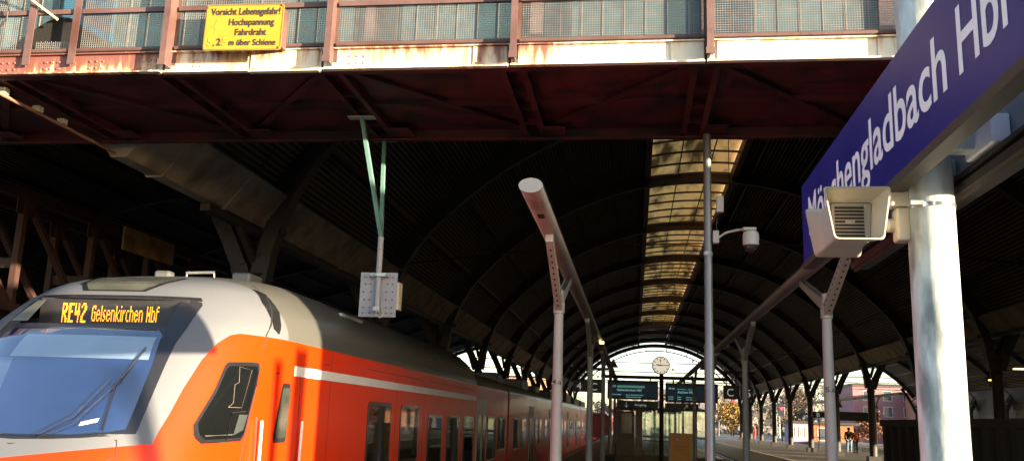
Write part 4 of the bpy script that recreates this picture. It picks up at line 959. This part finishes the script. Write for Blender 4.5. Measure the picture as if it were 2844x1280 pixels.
MB().box(1.10, 1.85, PY, PY+.04, -.1+.1, 1.36).build('frame', mat('poster_frame', (.42, .36, .30), .4), po)
MB().box(1.14, 1.79, PY-.006, PY-.001, .45, 1.33).build('sheet', M_orange, po)
MB().lathe((1.36, PY-.0065, 1.16), [(.078, 0), (.078, -.002)], 24, 'y').build('red_ring', mat('ring_red', (.5, .06, .03), .5), po)
MB().lathe((1.36, PY-.009, 1.16), [(.058, 0), (.058, -.002)], 24, 'y').build('ring_centre', M_signwhite, po)
MB().box(1.35, 1.37, PY-.0125, PY-.0115, 1.12, 1.2).build('ring_mark', mat('ring_red', (.5, .06, .03)), po)
for i, (s, z, wd) in enumerate((('Bauarbeiten', .93, .4), ('Gleis 4 und 5', .85, .26))):
    text_mb(s, .035, lambda u, v, dd: (1.27+.05*i+u, PY-.0075, z+v), .001, width=wd).build('lettering', mat('poster_ink', (.25, .05, .01), .5), po)
# dark vertical posts between displays and shelter
for k, (x, y) in enumerate(((-.2, 61), (.35, 64.5))): MB().box(x, x+.12, y, y+.12, 0, 2.7).build('info_post', M_iron, label=['nearer', 'farther'][k]+' dark thin post seen through the shelter glass', cat='post', group='thin posts behind the shelter')

# platform furniture on the left side: bin and bench near the second and third columns
bn = thing('platform_bench', 'dark metal bench beside the far left columns', 'bench')
MB().box(-1.15, -.65, 33, 35.2, .40, .46).build('seat', M_iron, bn); MB().box(-.68, -.62, 33, 35.2, .46, .9).build('backrest', M_iron, bn)
for y in (33.2, 34.9): MB().box(-1.1, -.7, y, y+.08, 0, .4).build('leg', M_iron, bn)

# ------------------------------------------------------------------ right hand platform: stair wall
sw = thing('stair_wall', 'dark slatted parapet of the stairs on the next platform', 'parapet')
MB().box(8.85, 9.15, 19, 35, 1.82, 2.04).build('cap', M_conc, sw)
k = 0; y = 19.2
while y < 35:
    MB().box(8.86, 9.1, y, y+.34, 0, 1.82).build('slat', M_conc, sw); y += .95
MB().box(9.1, 9.14, 19, 35, 0, 1.82).box(8.9, 9.1, 34.6, 34.9, 0, 1.8).build('back_panel', M_iron, sw)
sw2 = MB().box(9.15, 13.5, 34.7, 35, 0, 2.04); sw2.build('end_wall', M_conc, sw)

# ------------------------------------------------------------------ unseen block and posts added to shade the train, right of view
ax = thing('shade_block', 'unseen block added right of the camera to shade the train', 'building')
MB().box(9.0, 15.5, 6.61, 18.8, 0, 5.3).prism([(3.25, 0), (3.76, 0), (3.92, 2.5), (4.08, 0), (6.6, 0), (6.6, 5.3), (3.25, 5.3)], lambda a, b: (9.0, a, b), lambda a, b: (9.1, a, b)).build('wall', mat('shade_block_render', (.30, .27, .22), .8), ax)  # slot in the added wall shapes a lit triangle on the train
MB().box(8.9, 15.7, 3.3, 19.0, 5.3, 5.5).box(8.9, 15.7, 2.5, 3.29, 4.45, 5.5).build('roof', M_iron, ax)  # overhang added to keep sun off the lamp beam end
for i, yy in enumerate((2.50, 2.02, .30)):
    MB().box(9.0, 9.16, yy, yy+[.26, .09, .12][i], 0, [3.25, 3.1, 3.0][i]).build('shade_post', M_iron, label=['added thick post right beside', 'added thin post standing next to', 'added short post standing apart from'][i]+' the unseen shade block at right', cat='post', group='added shade posts')  # added to cast shadow stripes on the train side

# ------------------------------------------------------------------ people
def skin_fig(name, parent, joints, edges, mt, sub=1):
    me = bpy.data.meshes.new(name); me.from_pydata([j[0] for j in joints], edges, []); o = bpy.data.objects.new(name, me); C.objects.link(o)
    md = o.modifiers.new('skin', 'SKIN')
    for i, j in enumerate(joints):
        sv = me.skin_vertices[0].data[i]; r = j[1]; sv.radius = r if isinstance(r, tuple) else (r, r); sv.use_root = (i == 0)
    if sub: s2 = o.modifiers.new('sub', 'SUBSURF'); s2.levels = sub; s2.render_levels = sub
    dg = bpy.context.evaluated_depsgraph_get(); dg.update(); nm = bpy.data.meshes.new_from_object(o.evaluated_get(dg)); nm.name = name
    o.modifiers.clear(); o.data = nm; nm.materials.append(mt); nm.polygons.foreach_set('use_smooth', [True]*len(nm.polygons)); o.parent = parent; return o
def person(x, y, z, rot, jacket, trousers, hair, lab, h=1.75, group=None):
    t = thing('person', lab, 'person', group, (x, y, z)); t.rotation_euler = (0, 0, rot); k = h/1.75
    S = lambda a, b, c: (a*k, b*k, c*k)
    skin = mat('skin', (.45, .26, .18), .6)
    J = [(S(0, 0, .93), .10), (S(0, 0, 1.15), .11), (S(0, 0, 1.38), .12), (S(0, 0, 1.50), .05), (S(0, .01, 1.60), .085), (S(0, 0, 1.70), .075),
         (S(-.18, 0, 1.42), .05), (S(-.24, .0, 1.15), .04), (S(-.22, -.05, .90), .033), (S(-.21, -.07, .80), .035), (S(.18, 0, 1.42), .05), (S(.24, 0, 1.15), .04), (S(.22, -.05, .90), .033), (S(.21, -.07, .80), .035),
         (S(-.10, 0, .85), .08), (S(-.11, -.02, .48), .055), (S(-.11, .02, .09), .042), (S(-.12, -.12, .04), .035), (S(.10, 0, .85), .08), (S(.12, .02, .48), .055), (S(.13, .05, .09), .042), (S(.13, -.09, .04), .035)]
    E = [(0, 1), (1, 2), (2, 3), (3, 4), (4, 5), (2, 6), (6, 7), (7, 8), (8, 9), (2, 10), (10, 11), (11, 12), (12, 13), (0, 14), (14, 15), (15, 16), (16, 17), (0, 18), (18, 19), (19, 20), (20, 21)]
    skin_fig('body', t, J, E, skin)
    JJ = [(S(0, 0, .86), (.20, .15)), (S(0, 0, 1.1), (.18, .14)), (S(0, 0, 1.36), (.20, .14)), (S(0, 0, 1.50), .07), (S(-.20, 0, 1.40), .075), (S(-.26, 0, 1.14), .065), (S(-.24, -.05, .88), .055), (S(.20, 0, 1.40), .075), (S(.26, 0, 1.14), .065), (S(.24, -.05, .88), .055)]
    skin_fig('jacket', t, JJ, [(0, 1), (1, 2), (2, 3), (2, 4), (4, 5), (5, 6), (2, 7), (7, 8), (8, 9)], mat(jacket[0], jacket[1], .8))
    TT = [(S(0, 0, .92), .14), (S(-.10, 0, .83), .10), (S(-.11, -.02, .48), .08), (S(-.11, .02, .1), .065), (S(.10, 0, .83), .10), (S(.12, .02, .48), .08), (S(.13, .05, .1), .065)]
    skin_fig('trousers', t, TT, [(0, 1), (1, 2), (2, 3), (0, 4), (4, 5), (5, 6)], mat(trousers[0], trousers[1], .8))
    MB().lathe(S(0, .02, 1.62), [(.03*k, .13*k), (.08*k, .11*k), (.105*k, .05*k), (.10*k, -.03*k), (.06*k, -.07*k)], 12).build('hair', mat(hair[0], hair[1], .8), t, smooth=True)
    sh_ = MB()
    for s in (-1, 1): sh_.box(S(s*.12-.045, 0, 0)[0], S(s*.12+.045, 0, 0)[0], -.17*k, .10*k, 0, .09*k)
    bevel(sh_.build('shoes', mat('shoe_leather', (.08, .04, .03), .5), t), .02); return t
person(15.55, 70.3, 0, R(170), ('black_coat', (.018, .018, .02)), ('blue_jeans', (.08, .14, .22)), ('dark_hair', (.02, .015, .012)), 'person in black coat and jeans standing with back turned, left of the pair', 1.82)
person(16.05, 70.5, 0, R(200), ('orange_jacket', (.62, .10, .03)), ('dark_jeans', (.06, .07, .09)), ('red_hair', (.30, .10, .03)), 'person in orange red jacket standing behind the black coated one', 1.72)
person(16.0, 127, 0, R(90), ('hi_vis_orange', (.85, .12, .03)), ('hi_vis_orange_trousers', (.75, .10, .03)), ('orange_helmet', (.6, .06, .03)), 'distant worker in orange safety clothes walking by the track', 1.8)
person(19.2, 143, 0, R(80), ('hi_vis_yellow', (.60, .75, .05)), ('grey_trousers', (.2, .2, .22)), ('dark_hair', (.02, .015, .012)), 'distant worker in yellow safety jacket near the far platform', 1.8)

# ------------------------------------------------------------------ outside, beyond the hall
def building(nm, x0, x1, y0, y1, z1, mt, lab, wins, roofm=M_iron, over=.3, z0=-1):
    t = thing(nm, lab, 'building')
    MB().box(x0, x1, y0, y1, z0, z1).build('wall', mt, t)
    MB().box(x0-over, x1+over, y0-over, y1+over, z1, z1+.3).build('roof', roofm, t)
    for (a, b, c, d) in wins:
        f = MB().box(a-.08, b+.08, y0-.05, y0-.003, c-.08, d+.08).build('window', mat('pale_window_frame', (.6, .56, .5), .5), t)
        MB().box(a, b, y0-.06, y0-.051, c, d).build('pane', M_bwin, f)
    return t
building('pink_building', 36.3, 60, 160, 180, 9.0, M_pink, 'tall pink apartment building beyond the right end of the hall', [(38+3.2*i, 39.3+3.2*i, z, z+1.5) for i in range(6) for z in (1.2, 4.0, 6.6)])
building('pink_annex_building', 44.5, 75, 150, 159.5, 7.6, mat('salmon_render', (.34, .15, .11), .8), 'lower salmon coloured building right of the tall pink one', [(46+3*i, 47.2+3*i, 4, 5.4) for i in range(7)])
building('lilac_hut', 20.5, 22.9, 125, 131, 2.25, M_lilac, 'low lilac platform hut with three slit windows and dark flat roof', [(20.75, 20.9, .6, 1.7), (21.45, 21.6, .6, 1.7), (22.2, 22.35, .6, 1.7)])
building('brick_hut', 23.3, 28.5, 126, 131, 2.2, M_brick, 'low orange brick hut with dark roof beside the lilac hut', [(24.0, 24.9, .2, 1.7), (25.6, 26.2, .6, 1.7)], over=.7)
building('white_house', -60, -42, 190, 205, 10, mat('white_render', (.6, .56, .5), .8), 'pale house beyond the left side of the hall', [(-58+3*i, -56.8+3*i, z, z+1.5) for i in range(5) for z in (1, 4, 7)])
building('brown_house', -34, -16, 210, 225, 11, mat('brown_brick', (.28, .16, .10), .8), 'brown brick house beyond the parked train', [(-33+3*i, -31.8+3*i, z, z+1.5) for i in range(6) for z in (1, 4, 7)])
MB().box(-13, 1.0, 185, 186, -1, 3.2).build('embankment_wall', mat('brown_wall', (.24, .17, .12), .85), label='brown wall beyond the tracks at the end of the hall', cat='wall')

# masts, wires, signals
def mast(x, y, h, lab, w_=.3):
    t = thing('catenary_mast', lab, 'mast', 'lattice masts of the overhead line'); mb = MB()
    for sx_ in (-1, 1):
        for sy_ in (-1, 1): mb.bar((x+sx_*w_, y+sy_*w_, -1), (x+sx_*w_*.5, y+sy_*w_*.5, h), .09, .09)
    z = 0; s = 1
    while z < h-1: mb.bar((x-s*w_, y-w_, z), (x+s*w_, y-w_, z+1), .05, .05); s = -s; z += 1
    mb.build('shaft', M_galv, t); return t
mast(-1.9, 190, 14, 'thin lattice mast seen in the end arch left of the clock'); mast(22.5, 150, 9, 'lattice mast between the right hall columns'); mast(-22, 150, 9, 'lattice mast beyond the left hall opening'); mast(12.5, 170, 9, 'lattice mast behind the red signal')
wi = 0
for (y, z, x0, x1) in ((122, 9.5, -30, 36), (122, 8.3, -30, 36), (126, 7.3, -30, 36), (150, 9.0, -40, 50), (150, 8.0, -40, 50)):
    MB().tube([(x0, y, z), ((x0+x1)/2, y, z-.12), (x1, y, z)], .06, 5).build('cross_wire', M_rubber, label=ORD[wi]+' wire from the top strung across the opening behind the clock', cat='wire', group='cross wires'); wi += 1
for i, x in enumerate((XC, 6.2, 19.3, 21, -19.9)):
    o = MB().tube([(x, 18, 4.6), (x, 260, 4.6)], .012, 5)
    yy = 18
    while yy < 250: o.tube([(x, yy, 5.7), (x, yy+11, 5.0), (x, yy+22, 5.7)], .010, 5).tube([(x, yy+11, 5.0), (x, yy+11, 4.6)], .006, 4); yy += 22
    o.build('contact_wire', M_rubber, label='overhead contact wire above the '+['parked red train', 'empty track right of the platform', 'nearer track of the next platform', 'farther track of the next platform', 'track in the left hall'][i], cat='wire', group='contact wires')
ins = 0
for (x, y, z) in ((7.6, 122, 9.6), (5.0, 122, 8.4), (-5, 126, 7.4), (17, 122, 8.4)):
    MB().lathe((x, y, z), [(.06, 0), (.14, .04), (.07, .1), (.14, .16), (.07, .22), (.13, .3), (.04, .36)], 8).build('insulator', M_rubber, label=['dark insulator on the upper wire right of the clock', 'dark insulator on the lower wire beside the clock', 'dark insulator left of the clock', 'dark insulator on the wire far right'][ins], cat='insulator', group='insulators on the wires'); ins += 1
def signal(x, y, h, lab):
    t = thing('rail_signal', lab, 'signal', 'red railway signals')
    MB().tube([(x, y, -1), (x, y, h)], .08, 8).build('mast', M_iron, t); bevel(MB().box(x-.45, x+.45, y-.15, y+.15, h-.2, h+1.5).build('head', M_board, t), .05)
    MB().lathe((x, y-.16, h+.9), [(.24, 0), (.24, -.05)], 16, 'y').build('lamp', M_redlamp, t)
signal(18.2, 175, 5.2, 'railway signal showing red right of the shiny pole'); signal(9.7, 118, 3.6, 'red signal lamp behind the right display'); signal(20.3, 132, 3.4, 'signal head hanging between two right hall columns')

# lamp posts / Y canopy on the right platform
for k, y in enumerate((62, 73, 84, 95)):
    t = thing('canopy_post', ORD[k]+' forked white post of the next platform, counted from the camera', 'post', 'forked posts on the next platform')
    X = 15.4
    MB().tube([(X, y, 0), (X, y, 3.2)], .07, 10).build('shaft', M_white, t, smooth=True)
    for s in (-1, 1): MB().bar((X, y, 3.1), (X+s*.1, y+s*1.6, 3.75), .09, .09).build('arm', M_white, t)
MB().box(15.3, 15.5, 56, 112, 3.75, 3.9).build('canopy_beam', M_white, label='thin white lamp beam on forked posts over the next platform', cat='lamp beam')
t = board(13.2, 16.6, 2.25, 2.85, [], 'long dark display board on the next platform', y=66)
MB().box(13.5, 13.58, 65.97, 66.03, 0, 2.25).box(16.2, 16.28, 65.97, 66.03, 0, 2.25).build('post', M_iron, t)
t = board(12.2, 13.1, 2.4, 2.8, [('B', .3, .25, .2)], 'small dark board with letter B on the next platform', y=66)
MB().box(12.62, 12.68, 65.97, 66.03, 0, 2.4).build('post', M_iron, t)
for i, x in enumerate((14.0, 16.4)):
    q = thing('triangle_sign', ['left', 'right'][i]+' of two red brown triangle signs above the board on the next platform', 'sign', 'triangles on the next platform')
    MB().prism([(-.25, 0), (.25, 0), (0, .42)], lambda a, b: (x+a, 65.9, 3.15+b), lambda a, b: (x+a, 65.92, 3.15+b)).build('panel', mat('red_brown_sign', (.16, .05, .035), .6), q)
    MB().tube([(x, 65.95, 2.85), (x, 65.95, 3.4)], .02, 6).build('rod', M_iron, q)
# round sign and railing on next platform
rs = thing('round_sign_post', 'white post with round white and yellow discs on the next platform', 'sign')
MB().tube([(17.2, 67, 0), (17.2, 67, 2.3)], .04, 8).build('post', M_signwhite, rs); MB().lathe((17.2, 66.95, 1.75), [(.2, 0), (.2, -.02)], 16, 'y').build('white_disc', M_signwhite, rs); MB().lathe((17.2, 66.95, 1.4), [(.17, 0), (.17, -.02)], 16, 'y').build('yellow_disc', M_yellow, rs)
rl = thing('railing', 'dark metal railing on the next platform beside the round sign', 'railing')
for k in range(9): MB().box(13.2+.5*k, 13.23+.5*k, 72, 72.03, 0, 1.05).build('baluster', M_iron, rl)
MB().box(13.2, 17.4, 71.99, 72.04, 1.0, 1.05).box(13.2, 17.4, 71.99, 72.04, .5, .53).build('top_rail', M_iron, rl)
for k, x in enumerate((18.6, 29.4)):
    t = thing('street_light', ['nearer', 'farther'][k]+' pale twin globe lamp post behind the huts', 'street lamp', 'twin globe lamps')
    y = 140+k*8; MB().tube([(x, y, -1), (x, y, 6.2)], .09, 8).build('pole', M_signwhite, t); MB().bar((x-.9, y, 6.2), (x+.9, y, 6.2), .06, .06).build('crossbar', M_signwhite, t)
    for s in (-1, 1): MB().lathe((x+s*.8, y, 6.4), [(.05, -.25), (.24, -.12), (.28, 0), (.24, .14), (.08, .25)], 12).build('globe', mat('globe_white', (.8, .78, .7), .4), t, smooth=True)
for k, y in enumerate((36, 44)):
    MB().box(14+k*2, 14.45+k*2, y, y+.2, 4.05, 4.10).build('hall_lamp', M_lampon, label=['nearer', 'farther'][k]+' lit yellow lamp hanging under the dark right hall roof', cat='lamp', group='lit lamps at right')

# trees
def tree(x, y, h, col, lab, dens=420, spread=.36, nm='bare_tree', seed=0, leaf=.2):
    rd = random.Random(seed); t = thing(nm, lab, 'tree', 'trees beyond the hall', (x, y, -1))
    tk = MB(); tk.tube([(0, 0, 0), (.1, 0, h*.25), (-.05, .1, h*.5), (0, 0, h*.85)], h*.022, 7, r1=h*.005); tips = []
    for k in range(16):
        z = h*(.22+.55*k/16); a = rd.uniform(0, 6.28); L = h*spread*rd.uniform(.6, 1)*(1.1-.5*k/16)
        e = Vector((math.cos(a)*L, math.sin(a)*L, z+L*rd.uniform(.5, 1))); m_ = Vector((e.x*.5, e.y*.5, z+(e.z-z)*.4)); tk.tube([(0, 0, z), m_, e], h*.009, 5, r1=h*.003); tips += [m_, e, (m_+e)/2]
        for q in range(4):
            b = m_+(e-m_)*rd.random(); f = b+Vector((rd.uniform(-1, 1), rd.uniform(-1, 1), rd.uniform(.1, 1)))*h*.12; tk.tube([b, f], h*.0035, 4, r1=h*.0015); tips.append(f)
    tips.append(Vector((0, 0, h*.9))); tk.build('trunk', mat('bark', (.10, .075, .06), .9), t)
    lf = MB()
    for k in range(int(dens*2.2)):
        c = rd.choice(tips)+Vector((rd.gauss(0, 1), rd.gauss(0, 1), rd.gauss(0, 1)))*h*.055; n = Vector((rd.gauss(0, 1), rd.gauss(0, 1), rd.gauss(0, 1))).normalized()
        a = n.orthogonal().normalized()*leaf*rd.uniform(.5, 1.2); b = n.cross(a).normalized()*leaf*rd.uniform(.4, .9); lf.add([c-a, c-b*.8, c+a, c+b], [(0, 1, 2, 3)])
    lf.build('crown', mat(*col), t)
A_ = ('leaves_autumn_orange', (.24, .14, .025), .9, 0, .4); B_ = ('leaves_brown', (.065, .055, .05), .9, 0, .4); G_ = ('leaves_olive', (.055, .06, .03), .9, 0, .4)
spec = [(15.2, 150, 6.5, A_, 'small golden yellow tree right of the shiny pole', 900), (19, 215, 13, B_, 'brown tree behind the red signal', 500), (26, 200, 13, G_, 'olive tree behind the lilac hut', 800), (31, 190, 12, B_, 'brown tree left of the pink building', 600),
        (24.5, 150, 9.5, ('leaves_rust', (.085, .055, .035), .9, 0, .4), 'rust coloured tree between two right hall columns', 800), (11, 230, 13, B_, 'bare brown tree far behind the right display', 350), (34, 140, 5.5, ('leaves_red', (.14, .055, .03), .9, 0, .4), 'low red leaved bush behind the couple', 900),
        (-8, 200, 8, B_, 'bare tree beyond the far train', 350), (-14, 195, 9, G_, 'olive tree beyond the parked train', 500), (-24, 180, 9, B_, 'brown tree outside the left hall', 400), (-36, 170, 8, B_, 'bare tree farther left outside the hall', 350), (42, 210, 14, B_, 'tall brown tree behind the pink building', 500), (29, 170, 8, G_, 'olive bush beside the farther lamp post', 600)]
for i, (x, y, h, c, l_, d) in enumerate(spec): tree(x, y, h, c, l_, d, seed=i+3, nm='autumn_tree')
# far tree line
rd = random.Random(5); tl = MB()
for k in range(5200):
    x = rd.uniform(-220, 260); y = rd.uniform(270, 330); hh = 9+4*math.sin(x*.05)+3*math.sin(x*.17+1); z = rd.uniform(-1, hh); a = Vector((rd.gauss(0, 1), rd.gauss(0, .4), rd.gauss(0, 1))).normalized()*1.6; b = Vector((a.z, rd.gauss(0, .5), -a.x))*.7
    c = Vector((x, y, z)); tl.add([c-a, c-b, c+a, c+b], [(0, 1, 2, 3)])
tl.build('far_wood', mat('far_wood_brown', (.11, .10, .10), .9, var=.4, scale=.2), kind='stuff', label='hazy brown wood on the horizon', cat='wood')
